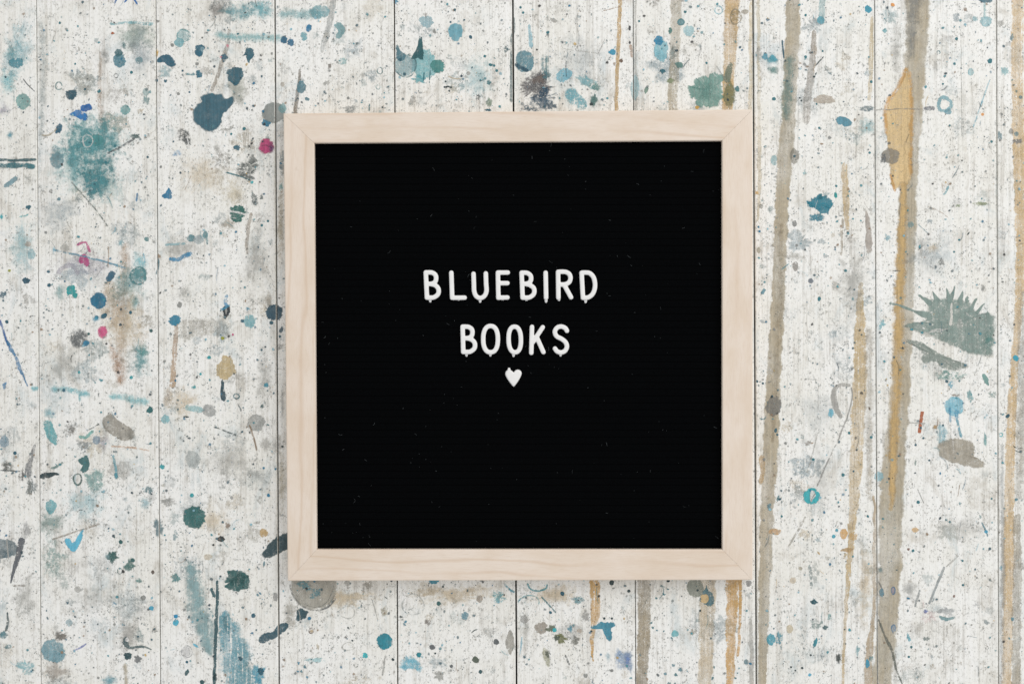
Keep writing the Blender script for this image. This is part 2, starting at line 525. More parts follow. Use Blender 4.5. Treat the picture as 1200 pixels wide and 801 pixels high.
STREAK([(1073, -40, 30), (1071, 10, 30), (1066, 70, 14)], (142, 146, 146), op=.75, soft=1.0, ends='r')
STREAK([(1060, 190, 10), (1056, 300, 17), (1053, 380, 19), (1050, 460, 19), (1047, 530, 16), (1044, 600, 8)], (218, 182, 120), op=.95, soft=.8, wear=.25)
STREAK([(1022, 18, 4), (1021, 70, 6), (1019, 118, 5)], (218, 200, 162), op=.7, ends='r')
STREAK([(1009, 330, 6), (1008, 380, 14), (1008, 420, 18), (1005, 500, 18), (1002, 560, 16), (1000, 600, 12), (996, 650, 8), (991, 720, 5), (986, 820, 3)], (212, 186, 138))
STREAK([(1018, 380, 14), (1019, 480, 13), (1019, 590, 12)], (200, 194, 182), op=.8, soft=1, wear=.38)
STREAK([(1024, 580, 3), (1025, 640, 5), (1024, 720, 5), (1019, 760, 10), (1016, 830, 12)], (196, 176, 148))
STREAK([(1194, -40, 15), (1192, 60, 16), (1193, 150, 17), (1196, 260, 15), (1194, 360, 12), (1189, 420, 11), (1185, 500, 13), (1183, 580, 14), (1182, 660, 15), (1179, 850, 13)], (222, 190, 138))
STREAK([(1199, 340, 8), (1197, 420, 18), (1197, 480, 20), (1195, 590, 16)], (188, 184, 174), op=.8, soft=1)
STREAK([(1174, 520, 5), (1175, 640, 8), (1173, 830, 8)], (176, 180, 180), op=.7, soft=.8)
STREAK([(1192, 600, 10), (1192, 700, 12), (1190, 830, 12)], (182, 176, 162), op=.8)
STREAK([(793, -40, 14), (791, 60, 14), (787, 140, 13)], 'taupe')
STREAK([(726, -40, 5), (726, 30, 5.5), (723, 90, 5), (722, 140, 5)], (208, 172, 112))
STREAK([(859, -40, 20), (857, 30, 19), (854, 90, 16), (852, 140, 14)], 'ochre', op=.9)
STREAK([(881, -40, 5), (880, 60, 5), (880, 140, 6)], (220, 198, 152), op=.75)
STREAK([(889, -40, 6), (889, 60, 4), (890, 200, 5), (888, 260, 3)], (218, 206, 180), op=.6)
STREAK([(744, -40, 3), (745, 60, 3), (744, 140, 4)], 'lgray', op=.7)
STREAK([(697, 660, 13), (697, 715, 12.5), (695, 735, 7), (694, 760, 4), (695, 775, 2)], (216, 170, 94), op=.92, ends='n')
STREAK([(755, 660, 19), (755, 720, 18), (752, 801, 15), (751, 840, 15)], 'dtaupe', op=.92)
STREAK([(830, 660, 24), (828, 740, 20), (826, 801, 18), (825, 840, 18)], 'beige', op=.85)
STREAK([(859, 660, 18), (857, 720, 15), (855, 801, 10), (854, 840, 8)], (218, 172, 98), op=.92)
STREAK([(869, 660, 5), (867, 720, 4), (866, 755, 4), (864, 769, 4)], (216, 168, 92), op=.9)
STREAK([(881, 720, 3), (881, 770, 6), (880, 840, 6)], 'lgray')
STREAK([(118, 60, 5), (117, 110, 10), (122, 180, 16)], 'brown', op=.45, soft=1, wear=.35)
STREAK([(147, 280, 14), (146, 340, 26), (141, 410, 26), (143, 455, 14)], (188, 158, 132), op=.6, soft=1, wear=.35); STREAK([(128, 400, 8), (138, 430, 18), (140, 450, 8)], (196, 150, 116), op=.5, soft=1, wear=.4)
STREAK([(126, 325, 20), (132, 352, 30), (134, 385, 14)], (206, 184, 160), op=.6, ends='r', soft=.7)
STREAK([(206, 378, 5), (206, 400, 6.5), (203, 430, 7), (201, 455, 9)], (190, 160, 130), op=.8, ends='r')
STREAK([(198, 450, 16), (195, 480, 14)], (196, 180, 160), op=.5, ends='r', soft=.8)
STREAK([(294, 248, 4), (291, 275, 5), (289, 298, 3)], (152, 138, 122), op=.6, ends='r')
STREAK([(48, 20, 10), (51, 70, 15), (49, 130, 11), (46, 210, 8)], (176, 188, 190), op=.6, ends='r', soft=1.0, wear=.4)
STREAK([(270, 34, 5), (266, 55, 6), (256, 85, 5), (249, 108, 5)], (160, 152, 142), op=.65, ends='r')
STREAK([(352, 80, 3), (349, 105, 5), (345, 140, 6)], (132, 122, 108), op=.85, ends='r')
STREAK([(391, -10, 8), (387, 25, 8), (380, 50, 7), (377, 63, 4)], (176, 180, 178), ends='r', op=.75)
STREAK([(989, 190, 8), (991, 230, 9), (993, 270, 5)], (216, 192, 150), ends='r', wear=.35)
STREAK([(987, 255, 4), (986, 300, 3)], (160, 148, 130), ends='r', op=.7)
STREAK([(965, -10, 9), (963, 12, 8), (962, 26, 8)], (152, 184, 194), ends='r', op=.7)
STREAK([(1154, 0, 3), (1154, 22, 4)], 'pale', ends='r', op=.6)
STREAK([(601.5, 20, 4), (600, 70, 5), (599, 120, 4)], (52, 88, 98), ends='r', op=.8, wear=.4)

# ---- large washes, and the frame's shade painted on the boards
B(105, 166, 44, 40, 'tealw', 'w', op=.85); B(85, 185, 30, 40, (136, 184, 190), 'w', op=.6); B(113, 214, 24, 24, (72, 126, 142), 'w', op=.95, wear=.12); B(120, 190, 28, 20, (104, 150, 158), 'w', op=.7)
B(95, 200, 40, 50, 'tealw', 'w', op=.3)
B(160, 42, 28, 24, (166, 182, 172), 'w', op=.75); B(10, 96, 13, 20, (146, 196, 208), 'w'); B(15, 62, 9, 13, 'tealw', 'w')
B(5, 128, 12, 9, 'lav', 'w'); B(278, 104, 17, 24, (182, 184, 174), 'w', op=.8); B(256, 10, 18, 16, (150, 146, 141), 'w', op=.8)
B(282, 14, 26, 14, (126, 164, 176), 'w', op=.85); B(306, 12, 20, 15, (136, 178, 190), 'w', op=.85)
R([(250, 41), (285, 44), (334, 45)], 15, (152, 190, 196), 'w', op=.6, wear=.36, rough=.4); R([(322, 18), (350, 17), (384, 14)], 18, (160, 188, 194), 'w', op=.65, wear=.36, rough=.4)
B(375, 14, 12, 9, (138, 174, 186), 's', op=.7)
B(290, 196, 14, 10, (92, 102, 98), 'k', op=.7); B(275, 228, 15, 20, (214, 204, 182), 'w', op=.7); B(268, 263, 11, 10, (184, 176, 162), 'w', op=.8)
B(70, 341, 9, 12, (164, 186, 186), 'w', op=.7); B(165, 306, 13, 13, (138, 190, 206), 'w'); B(158, 355, 6, 10, (140, 190, 202), 'w', op=.75)
R([(34, 455), (48, 455)], 8, (130, 190, 204), 'w', op=.6); R([(58, 455), (80, 457), (108, 463)], 11, (122, 186, 202), 'w', op=.65, streak=.6, wear=.4); R([(93, 460), (94, 472)], 5, (130, 190, 204), 'w'); R([(125, 463), (150, 467), (178, 472)], 13, (140, 194, 206), 'w', op=.55, streak=.5, wear=.4)
B(58, 484, 8, 9, 'pale', 'w'); B(60, 612, 22, 18, (152, 172, 166), 'w', op=.75); B(62, 655, 18, 28, (146, 168, 164), 'k', op=.65, soft=.8); B(75, 680, 10, 14, (170, 184, 180), 'k', op=.5, soft=.8)
R([(222, 655, 16), (230, 700, 34), (240, 740, 32), (249, 770, 12)], 20, (158, 176, 180), 'w', op=.85)
R([(262, 715, 10), (272, 752, 38), (282, 801, 52), (284, 840, 50)], 40, (96, 154, 182), 'y', op=1.0, wear=.47, streak=1.0)
R([(262, 722), (272, 748)], 7, (100, 140, 160), 'y'); B(65, 786, 18, 17, (184, 176, 166), 'w', op=.85); B(151, 745, 17, 25, (180, 178, 172), 'w', op=.85)
R([(147, 775), (148, 805)], 8, 'taupe', 'w'); B(128, 797, 12, 9, (130, 164, 184), 'w', op=.75)
B(340, 718, 13, 22, (184, 180, 170), 'w', op=.85); B(1042, 18, 13, 11, (160, 176, 184), 'y', op=.7); B(1016, 149, 13, 12, (160, 184, 190), 'w', op=.8)
B(905, 70, 9, 8, (116, 166, 184), 'w', op=.9); B(906, 82, 8, 7, (112, 144, 140), 'w', op=.8); B(965, 117, 14, 6, (196, 184, 168), 's', op=.8)
B(1067, 690, 12, 14, (190, 190, 186), 'w', op=.8); B(775, 59, 9, 15, (150, 194, 214), 's', op=.85); B(1030, 558, 6, 6, (166, 192, 208), 's', op=.8)
B(498, 76, 15, 20, (132, 186, 196), 's', op=.75); B(215, 345, 10, 12, 'lgray', 'w', op=.6); B(325, 520, 12, 14, (180, 178, 172), 'w', op=.8)
B(300, 495, 11, 11, (170, 172, 168), 's', op=.7); B(312, 520, 10, 12, (190, 188, 182), 'w'); B(300, 560, 22, 18, (186, 192, 190), 'w', op=.5)
B(932, 300, 12, 8, (180, 178, 170), 'w', op=.7)

for x, y, rx, ry, c, op in ((20, 60, 22, 40, 'pale', .4), (25, 290, 18, 40, 'pale', .35), (70, 250, 30, 26, 'pgray', .4), (100, 310, 40, 26, 'lav', .3), (150, 330, 26, 30, 'tealw', .35), (240, 205, 40, 30, 'beige', .3), (210, 290, 26, 22, 'lgray', .4),
        (150, 380, 34, 40, 'beige', .45), (75, 425, 26, 30, 'lgray', .4), (165, 420, 16, 24, 'tealw', .4), (215, 470, 22, 22, 'beige', .45), (270, 540, 40, 30, 'lgray', .35), (100, 590, 30, 24, 'pale', .3), (250, 610, 30, 20, 'beige', .35),
        (30, 700, 16, 40, 'lgray', .4), (110, 700, 36, 30, 'lgray', .25), (300, 300, 20, 50, 'lgray', .4), (310, 440, 12, 50, 'lgray', .45), (400, 700, 50, 16, 'beige', .6), (530, 695, 60, 14, 'beige', .5), (650, 695, 44, 14, 'beige', .5), (560, 90, 26, 30, 'pale', .3), (680, 70, 40, 30, 'pgray', .25),  # beige ones just below the frame paint its soft shade on the floor
        (110, 170, 44, 50, 'tealw', .45), (120, 215, 34, 30, 'tealw', .4), (165, 60, 18, 40, 'pgray', .4), (1000, 330, 22, 50, 'lgray', .45), (1090, 300, 34, 34, 'pgray', .3), (1130, 620, 34, 20, 'lgray', .35), (960, 480, 30, 40, 'pgray', .2), (960, 560, 20, 60, 'lgray', .2), (1015, 680, 12, 60, 'beige', .4), (1050, 60, 10, 40, 'lgray', .4), (330, 560, 8, 60, 'taupe', .4), (329, 260, 7, 60, 'taupe', .4)):  # last two: the frame's shade painted in taupe along its left edge
    B(x, y, rx, ry, c, 'w', op=min(.9, op * 1.35), rough=.35)

# ---- board by board: drops, blots, rings, strokes
B(19, 74, 9, 7, (92, 142, 164), 's', op=.9); B(27, 119, 8.5, 10.5, (142, 176, 172), 's', op=.85); B(12, 158, 5, 7, (116, 154, 178), 'w', op=.8)
R([(-5, 187), (20, 188), (43.5, 187)], 4.5, (40, 84, 98), 'y', op=.95, wear=.35, streak=0); R([(-5, 194), (20, 194), (43, 194)], 8, (52, 108, 124), 'y', op=.95, wear=.3, streak=0)
R([(134, 5), (137, -2)], 2.2, 'bright'); R([(145, 4), (150, -2)], 2.2, 'bright'); R([(156, -2), (161, 6)], 2.4, 'bright')
R([(128, 28), (155, 27), (181, 28)], 4, (146, 188, 200), 'y', op=.7, streak=.2); B(132, 39, 2.2, 1.6, 'rust', 'b')
B(140, 71, 8, 9, (98, 132, 156), 's', op=.92); B(139, 62, 5, 5, (82, 112, 124), 's', op=.9); B(163, 71, 4.5, 4.5, (122, 150, 162), 's')
B(145, 53, 4.5, 5, (92, 120, 126), 'w', op=.8); B(122, 63, 6, 9, 'gray', 'w', op=.7); B(125, 72, 4, 5, 'gray', 'w')
O(136, 89, 2.4, 2.2, 1.6, 'dgray'); D('teal', (154, 85, 1.8), (70, 27, 1.6), (88, 75, 1.3), (116, 107, 2)); O(69, 101, 4, 4.5, 2, (134, 154, 154), op=.8)
B(83, 111, 7.2, 6.6, (42, 72, 98)); PG([(94, 126), (99, 122), (106, 122), (108, 128), (101, 131), (96, 131)], (28, 86, 166)); PG([(81, 134), (88, 129), (94, 129), (101, 133), (103, 139), (100, 142), (92, 139)], (36, 106, 184), wear=.3)
B(147, 129, 6.5, 6, (134, 174, 174), 's', op=.85); B(171, 118, 5, 6, (124, 148, 150), 'k', op=.9); B(171, 108, 4, 5, (160, 178, 178), 's')
B(69, 151, 4, 6.5, (46, 86, 122), rot=25); B(114, 164, 8, 8, (92, 150, 152), 's', op=.95); O(103, 165, 6, 7, 2, 'white', op=.7)
B(158, 160, 6, 4.5, (74, 94, 94), 'k'); R([(125, 180), (142, 172), (158, 162)], 3, 'dgray', 'k'); B(67, 188, 9, 10, (132, 152, 164), 's', op=.85)
R([(48, 158), (58, 158), (68, 150)], 2, 'taupe', 'k'); R([(27, 92), (33, 100), (41, 108)], 1.2, 'dgray'); B(184, 62, 2.5, 6, (222, 184, 108), 'w', op=.95)
R([(183, 73, 4), (192, 69, 9), (200, 73, 12), (206, 76, 8)], 9, (48, 84, 118), 'b', rough=.3); B(193, 84, 9, 8, (176, 190, 196), 'k', op=.7); D('deep', (183.5, 94.5, 2), (194, 95, 2), (222, 108, 1.3), (214, 83, 1.3))
O(215, 42, 8, 7, 2, (116, 158, 164), op=.75); B(215, 42, 8, 7, (168, 192, 196), 's', op=.6); B(210, 50, 6, 6, (142, 182, 194), 's', op=.85); D('gray', (202, 53, 2.2), (231, 75, 2), (209, 110, 2))
PG([(229, 54), (234, 52), (240, 53), (239, 60), (236, 67), (230, 66), (228, 60)], (44, 88, 122), wear=.2); B(237, 58, 2.3, 3.5, (170, 186, 198), 's', op=.85)
R([(217, 87), (229, 87)], 3, (114, 142, 154), 'k', op=.9); B(233, 87, 4, 5, (42, 98, 134)); B(262, 67, 4, 5, (66, 94, 124), 'k', op=.95); B(267, 54, 3, 3, (226, 134, 154), 'w', op=.95); B(259, 67, 2, 1.5, (226, 134, 154), 'w')
PG([(288, 54), (293, 55), (298, 58), (299, 64), (294, 70), (292, 75), (289, 70), (288, 65), (284, 66), (287, 60)], (48, 88, 114)); PG([(264, 84), (270, 79), (277, 78), (284, 80), (286, 88), (282, 95), (277, 102), (271, 98), (266, 93)], (62, 92, 116))
PG([(246, 107.5), (254, 109), (261, 110), (266, 115), (275, 112.5), (275, 122), (268, 129), (262, 134), (259, 147), (249, 156), (240, 154.5), (233, 150), (225, 141), (226, 128), (231, 121), (236, 118), (234, 113)], (66, 92, 116), wear=.1)
B(249.5, 148.5, 3, 2.5, (104, 132, 150), 's', op=.7); R([(258, 152), (268, 152), (275, 146)], 4, 'lgray', 'w', op=.8)
PG([(206, 154), (213, 149), (220, 152), (226, 163), (225, 172), (220, 175), (215, 168), (208, 165)], (54, 62, 64), 'k', wear=.45, soft=.5); R([(219, 160), (221, 168), (222, 175)], 1.6, 'white', op=.9)
B(208, 180, 5.5, 4, (92, 142, 202), 'y', wear=.5); B(255, 175, 6, 7, 'lgray', 'w', op=.9); B(278, 173, 4.2, 3.2, (52, 92, 122)); D('teal', (135, 171, 1.6), (286, 151, 2), (271, 157, 1.5), (124, 190, 1.6), (279, 40, 1.6))
R([(4, 219), (12, 214), (21, 208)], 6.5, (136, 156, 172), 's', op=.9); B(33, 243, 3.4, 3, (46, 92, 118), rot=-20); R([(22, 254), (30, 253), (34, 250)], 2.6, (100, 182, 188), 'k'); B(2, 254, 3, 5, 'cyan', 'w', op=.9)
SCR([(83, 213), (95, 226), (108, 241), (118, 253), (127, 266)], (76, 94, 90), 2); SCR([(144, 250), (147, 225), (151, 200)], 'white', 2.5, op=.7); B(60, 224, 3, 3, 'gray', 'k'); B(69, 233, 2.3, 2.3, 'steel')
R([(161, 226), (160, 237)], 2.6, (56, 112, 172), 'k', wear=.3); PG([(189.5, 228), (194, 226), (197, 219), (200, 222), (202, 230), (200, 234), (195, 232), (190, 232)], (42, 112, 164)); B(185, 25, 2, 2, 'gray')
B(278, 250, 10.5, 10.5, (48, 106, 98), wear=.28, streak=.1); R([(266, 247), (278, 249), (290, 252)], 2.6, 'white', op=.9); R([(268, 254), (278, 256)], 1.2, 'white', op=.6)
R([(264, 202), (280, 206), (294, 211)], 2.2, 'teal', 'k', wear=.3); B(290, 205, 11, 7.5, (82, 92, 90), 'k', wear=.5); B(298, 233, 5, 8, (112, 122, 122), 'k'); B(295, 214, 2, 2, 'cyan')
B(224, 279, 5, 4.6, (104, 138, 150), 's', op=.95); B(233, 281, 7, 6, (178, 190, 192), 's', op=.8); B(241, 275, 3.6, 4.4, (116, 148, 158), 's', op=.95); R([(242, 277), (243, 287)], 3, (130, 160, 170), 's')
B(172, 280, 3.2, 3, (110, 146, 150), 's', op=.95); B(142, 285, 4, 6, 'pale', 'w'); R([(89, 288), (94, 285), (100, 284), (103, 289), (106, 296)], 3.6, (206, 96, 146), 'k', wear=.3); R([(94, 309), (95, 303), (99, 299), (103, 306), (101, 313)], 4, (196, 84, 140), 'k', wear=.28, rough=.5); B(99, 305, 4, 6, (196, 84, 140), 'k', wear=.35)
R([(62, 292), (78, 296), (98, 300), (120, 306), (148, 314)], 2.8, (118, 150, 184), 'k', wear=.42); B(76, 291, 6, 5, 'lgray', 's', op=.6); B(63, 292, 3, 5, 'sky', 'w', op=.6)
R([(198, 302), (205, 304), (211, 303), (218, 299), (226, 296)], 6, (64, 132, 188), 'k', wear=.3, rough=.45); R([(193, 287), (205, 286), (218, 285)], 3, 'pale', 's')
O(80, 325, 12, 14, 6, (186, 182, 192), 's', 190, 350, op=.6); PG([(124, 326), (127, 319), (133, 316), (135.5, 319), (134, 326), (129, 330), (125, 330)], (62, 88, 124)); R([(127, 288), (127, 314)], 1.2, 'brown', op=.7)
B(162, 323, 10, 10.5, (108, 150, 156), 'k', op=.9, wear=.38); O(162, 323, 9, 10, 2.6, (100, 144, 150), 'k'); R([(168, 296), (170, 308)], 3, 'sky', 'y'); PG([(77, 340), (80, 335), (84, 333), (88, 334), (89, 341), (91, 347), (87, 350), (84, 346), (79, 346)], (38, 156, 156), jit=1)
D('deep', (57, 318, 2), (57.5, 334, 2.3), (113, 372, 2.5), (122, 370, 3, 1.4), (153, 366, 2), (8, 377, 2.4), (284, 376, 2.2)); B(30.5, 328.5, 4.6, 3.8, (46, 76, 106), rot=-20)
B(116, 352, 10.2, 10.4, (34, 98, 142), wear=.16, rough=.09, streak=.1); B(113, 373, 7, 6, (96, 152, 192), 'w', op=.85); B(120, 389, 7.2, 8.2, (218, 84, 138), 's', op=.95, soft=.4)
PG([(80, 391), (86, 385), (95, 384), (103, 389), (106, 396), (102, 404), (93, 409), (84, 406), (79, 398)], (98, 102, 104), 'k', wear=.42); D('green', (177, 387, 2.6, .8), (104, 391, 1.6)); R([(185.5, 302), (185.5, 310), (184, 322)], 3, (88, 110, 126), 'k', wear=.3); B(186, 300, 2.6, 3, (150, 124, 96))
B(205, 375, 7.6, 7, (72, 126, 166), wear=.14); D('gray', (210.5, 357, 3.2)); B(265, 365, 4, 8.4, (46, 54, 60), wear=.2, rot=8); B(265, 364, 1, 4, 'lgray', op=.8); R([(266, 344), (264, 352), (266, 360)], 5, (112, 152, 202), 'k', wear=.5); R([(257, 364), (270, 357)], 3, (96, 148, 190), 'k', wear=.45)
B(293, 376, 8, 8.5, (142, 182, 194), 's', op=.85); B(290, 362, 4, 2.5, (110, 160, 200), 'k'); D((158, 162, 60), (261, 396, 2.2), (11, 317, 1.6)); D('pink', (273, 392, 1.4)); B(3, 345, 5, 6, 'deep', 'k', wear=.5); R([(0, 374), (3, 385), (8, 400), (12, 408)], 3.4, (46, 88, 168), 'k', wear=.3)
B(37, 298, 5, 7, (168, 194, 206), 's'); B(33, 286, 4, 3.5, (204, 190, 176), 's'); R([(8, 398, 3), (13, 408, 6), (17, 415, 3), (22, 428, 6), (27, 440, 3), (33, 454, 2)], 4, (78, 122, 180), 'k', wear=.36, rough=.7); B(5, 452, 3, 5, (64, 128, 192), 'k', wear=.25)
D('deep', (75, 457, 2), (17.5, 530.5, 2.2)); B(101, 402, 4.5, 3.6, (62, 116, 160)); B(169, 412, 8, 6, (112, 160, 158), 'k', op=.8); D((70, 160, 170), (93, 436, 1.8), (154, 442, 2), (227, 453, 2.6), (235, 438, 1.5), (245, 418.5, 2.1), (190, 546.5, 3.1), (225, 580, 2.5))
PG([(253, 431), (257, 420), (263, 415), (270, 418), (275, 425), (277, 435), (271, 443), (262, 445), (255, 441)], (206, 184, 138), 's', jit=2, op=.92); R([(261, 444, 4), (261, 454, 5), (262, 464, 8), (262, 470, 7)], 5, (42, 62, 82))
O(277, 464, 3.4, 3, 1.8, 'teal'); B(245, 481, 8.5, 8, (168, 170, 168), 's', op=.75); R([(216, 477), (226, 478), (238, 481)], 8, (160, 198, 206), 's', op=.6); B(176, 480, 4, 3.9, (44, 108, 112)); B(194, 491, 5.4, 6, (150, 190, 200), 's', op=.85)
PG([(50, 495), (55, 491), (60, 492), (64, 502), (68, 514), (67, 523), (60, 519), (54, 510)], (114, 176, 184), 's', op=.85, wear=.28); B(83, 504, 10, 8, (112, 110, 104), 'k', op=.85, soft=.8); R([(92, 511), (100, 512), (110, 504)], 4.4, (140, 190, 182), 's', op=.85); SCR([(101, 505), (117, 496)], 'dark', 1.5)
PG([(119, 493), (124, 486), (131, 484), (138, 491), (148, 497), (158, 505), (157, 514), (146, 518), (134, 512), (122, 503)], (166, 160, 148), 's', op=.8, name='paint_stain_or_shade'); O(138, 500, 19, 11, 1.2, (150, 142, 130), a0=0, a1=200, rot=35, op=.5)
B(113, 515, 5, 6, (158, 160, 186), 's', op=.8); B(5, 517, 6, 7.5, (170, 172, 188), 's', op=.85); R([(41, 520, 3), (36, 540, 9), (30, 562, 12)], 8, (98, 104, 112), 'y', wear=.45); B(37, 570, 8, 11, (82, 90, 102), 'y', wear=.42); B(25, 556, 4, 8, (66, 70, 76), 'y'); B(8, 545, 8, 7, (84, 86, 80), 'k', op=.8, soft=.8); SCR([(-3, 551), (12, 551), (25, 552)], 'dark', 2)
R([(45, 559, 6), (52, 557, 8), (59, 556, 6), (64, 555, 3), (70, 556, 3)], 6, (42, 56, 66), 'b', rough=.5); R([(59, 548), (67, 546), (75, 541)], 3.4, (104, 134, 130), 'k'); PG([(91, 540), (95, 535), (102, 533), (106, 541), (104, 550), (98, 556), (94, 551), (97, 545)], (82, 116, 118), wear=.12); B(98, 521, 10, 6, (150, 160, 164), 'k', op=.7)
O(91, 561, 5, 6.5, 2.2, (66, 96, 92)); B(112, 563, 13, 14, (150, 176, 172), 'k', op=.8, wear=.42); R([(133, 532), (135, 545), (136, 558)], 3.4, (132, 172, 190), 's', op=.8); B(136, 557, 2.2, 4, (96, 140, 160)); B(122, 518, 10, 14, 'lav', 'w', op=.4)
B(175, 574, 6, 5, (122, 138, 148), 'k'); B(171, 589, 9, 9, (186, 198, 206), 'w', op=.9); B(226, 538, 9, 11, (186, 192, 190), 's', op=.75); SCR([(250, 500), (262, 504), (278, 510)], 'dark', 2.2, wear=.5); R([(214, 488), (222, 488.5)], 2, 'dark')
R([(130, 522), (152, 524), (176, 528)], 2.6, (206, 168, 138), 'k', op=.7); B(60, 593, 7, 9, (128, 178, 190), 's', op=.8); O(95, 600, 4.5, 3, 1.4, 'dark', a0=180, a1=360); B(199, 588, 10, 5, (160, 160, 156), 'k', op=.8); R([(292, 497), (297, 512), (301, 528)], 2.4, (150, 126, 100), 'k', wear=.3)
PG([(214, 604), (217, 596), (223, 593), (232, 592), (240, 597), (242, 604), (238, 616), (232, 619), (224, 620), (217, 615)], (60, 108, 106), jit=1.5, wear=.2); B(233, 606, 7, 11, (104, 152, 150), 'w', op=.7)
PG([(-4, 632), (8, 631), (18, 634), (23, 641), (20, 650), (8, 654), (-4, 653)], (66, 88, 110), 'b', wear=.24, streak=.7, cen=(5, 643)); R([(8, 630), (10, 655)], 1.8, 'lgray', op=.8); R([(27, 628, 9), (22, 648, 7), (16, 670, 4), (12, 684, 1.5)], 6, (100, 104, 110), 'b', wear=.25); B(30, 622, 8, 11, (136, 138, 138), 'y', op=.8)
PG([(75, 632), (80, 629), (85, 635), (90, 631), (96, 619), (99.5, 617), (97, 629), (93, 639), (86, 647), (79, 641)], (116, 182, 222), jit=.4, wear=.16, cen=(86, 639)); SCR([(61, 632), (90, 622), (118, 613)], (168, 158, 146), 2.4); B(98, 640, 2, 6, 'white')
B(131, 653, 7, 8, (56, 98, 94), 'k', op=.97, wear=.24); B(126, 652, 5, 6, (160, 176, 182), 'w'); B(152, 662, 7, 7.6, (80, 114, 108), 'k', op=.97, wear=.3); D('green', (155.5, 656, 2.6), (141.5, 634.5, 2.7), (150, 634, 1), (134, 629, 1.2)); B(163, 680, 3.8, 3.6, (104, 142, 138), 'k', wear=.3); O(140.5, 668.5, 2.8, 3.4, 1.3, (72, 96, 90)); D((112, 100, 92), (179, 670, 2.5, .8))
B(185.5, 618, 5.5, 12, (122, 132, 142), 'k', op=.85, wear=.3); B(205, 627, 5, 6, (160, 168, 176), 'k', op=.85); B(259.5, 631, 4.6, 3.6, (42, 46, 48)); B(257, 631, 1.8, 1.4, (110, 104, 96)); D('black', (250, 638, 1.4)); B(267, 615, 3, 4.5, (150, 132, 116), 'k'); B(244, 652, 5.5, 4, (216, 202, 178), 's')
B(206, 677, 7, 6.4, (108, 144, 144), 'k', op=.95, wear=.32); PG([(262, 681), (266, 674), (266, 668), (275, 667), (284, 666), (290, 671), (294, 680), (291, 689), (280, 693), (268, 692), (261, 687), (268, 683)], (58, 100, 99), jit=1.5, wear=.24); B(281, 678, 9, 9, (42, 84, 82), 'k', op=.6)
R([(255, 679, 3), (254, 720, 4.5), (252, 770, 4), (251, 830, 4)], 4, (70, 92, 102), 'b', wear=.22); R([(247, 688), (249, 692), (252, 700)], 4, (76, 100, 110)); B(252, 792, 3, 6, (52, 66, 72), 'k'); D('deep', (281.5, 771, 3), (297, 721, 2.6), (219, 775, 1.8)); D((34, 132, 190), (206, 721.5, 2.6)); D((92, 168, 206), (206, 729, 3.6)); R([(226, 753), (233, 758)], 3, (122, 176, 212))
O(219, 763, 6.4, 6.6, 1.6, (178, 180, 182), op=.7); B(219, 763, 6, 6, (208, 208, 208), 's', op=.6); B(219, 787.5, 2.6, 4, (52, 88, 98), rot=20); B(237, 799, 3, 3.5, (46, 84, 92)); D('gray', (216, 714, 1.6))
PG([(48, 756), (53, 750), (62, 747), (71, 751), (77, 760), (76, 770), (69, 776), (58, 775), (50, 770)], (138, 162, 180), 's', jit=1.4, op=.9, name='paint_stain_or_shade'); B(71, 744, 8, 5.5, (128, 122, 114), 'k', op=.9, soft=.6); B(31, 781, 11, 10, (146, 184, 196), 'k', op=.8); SCR([(85, 762), (94, 758), (102, 753)], (132, 118, 192), 2.6)
R([(148, 745, 4), (147, 754, 7), (153, 758, 5), (166, 757, 3), (178, 761, 2)], 5, (96, 106, 112), 'k', wear=.3, rough=.5); B(150, 768, 5, 4.5, (46, 72, 82)); B(161, 771, 5.5, 5, (116, 120, 122), 'k', wear=.25); B(149, 749, 2.5, 3, 'white'); B(134, 708, 3.6, 3, (104, 140, 178), 'k'); B(177.5, 712, 3, 2.8, (88, 156, 196)); B(81, 729, 4.5, 4.5, (176, 186, 196), 's'); D('gray', (134, 731, 1.6), (168, 700, 3))
B(4, 744, 5.5, 5.5, (84, 122, 140), 'k', wear=.3); R([(9, 716, 2), (9, 730, 4), (6, 740, 3)], 3, (60, 76, 84), 'k', wear=.3); B(10, 757, 5, 3, (130, 150, 160), 'k'); R([(15, 686), (30, 685)], 3.5, (170, 164, 156), 'k'); B(181, 738, 4, 3, 'gray', 'k'); B(91, 690, 4, 4, 'lgray', 's')
# upper middle boards
B(333, 47, 4, 5, (62, 96, 138)); B(341, 49.5, 4.5, 4.2, (66, 100, 144)); B(362, 33, 3.6, 4.6, (52, 114, 168)); B(356, 43, 4.4, 6, (126, 168, 184), 's', op=.9); PG([(391, 29), (397, 26), (403, 29), (405, 36), (400, 44), (395, 47), (392, 43), (397, 38), (394, 33)], (140, 168, 174), 's', op=.9)
B(402, 72, 6, 6, (164, 190, 192), 'k', op=.8, wear=.4); B(387, 77, 2.5, 4.5, (140, 134, 126), 'k'); B(353, 102, 6, 8, (110, 136, 156), 's', op=.92); B(360, 116, 3, 2, 'steel', rot=20); B(383, 97, 4, 4, 'lgray', 'k'); B(331, 99, 3, 3, (196, 188, 176), 's')
B(312.5, 144, 6, 4.5, (40, 110, 152)); B(321, 132, 14.5, 13, (148, 153, 149), 's', op=.92, rough=.06, wear=.12); B(331, 127, 5, 6, (136, 168, 172), 's', op=.7)
B(312, 171, 10.5, 10, (190, 68, 120), 'b', rough=.12, soft=.35, wear=.15); B(318, 173, 6, 8, (122, 80, 122), 'w', op=.85); R([(305, 172), (312, 170), (319, 174)], 2, (110, 60, 90), 'k', op=.6)
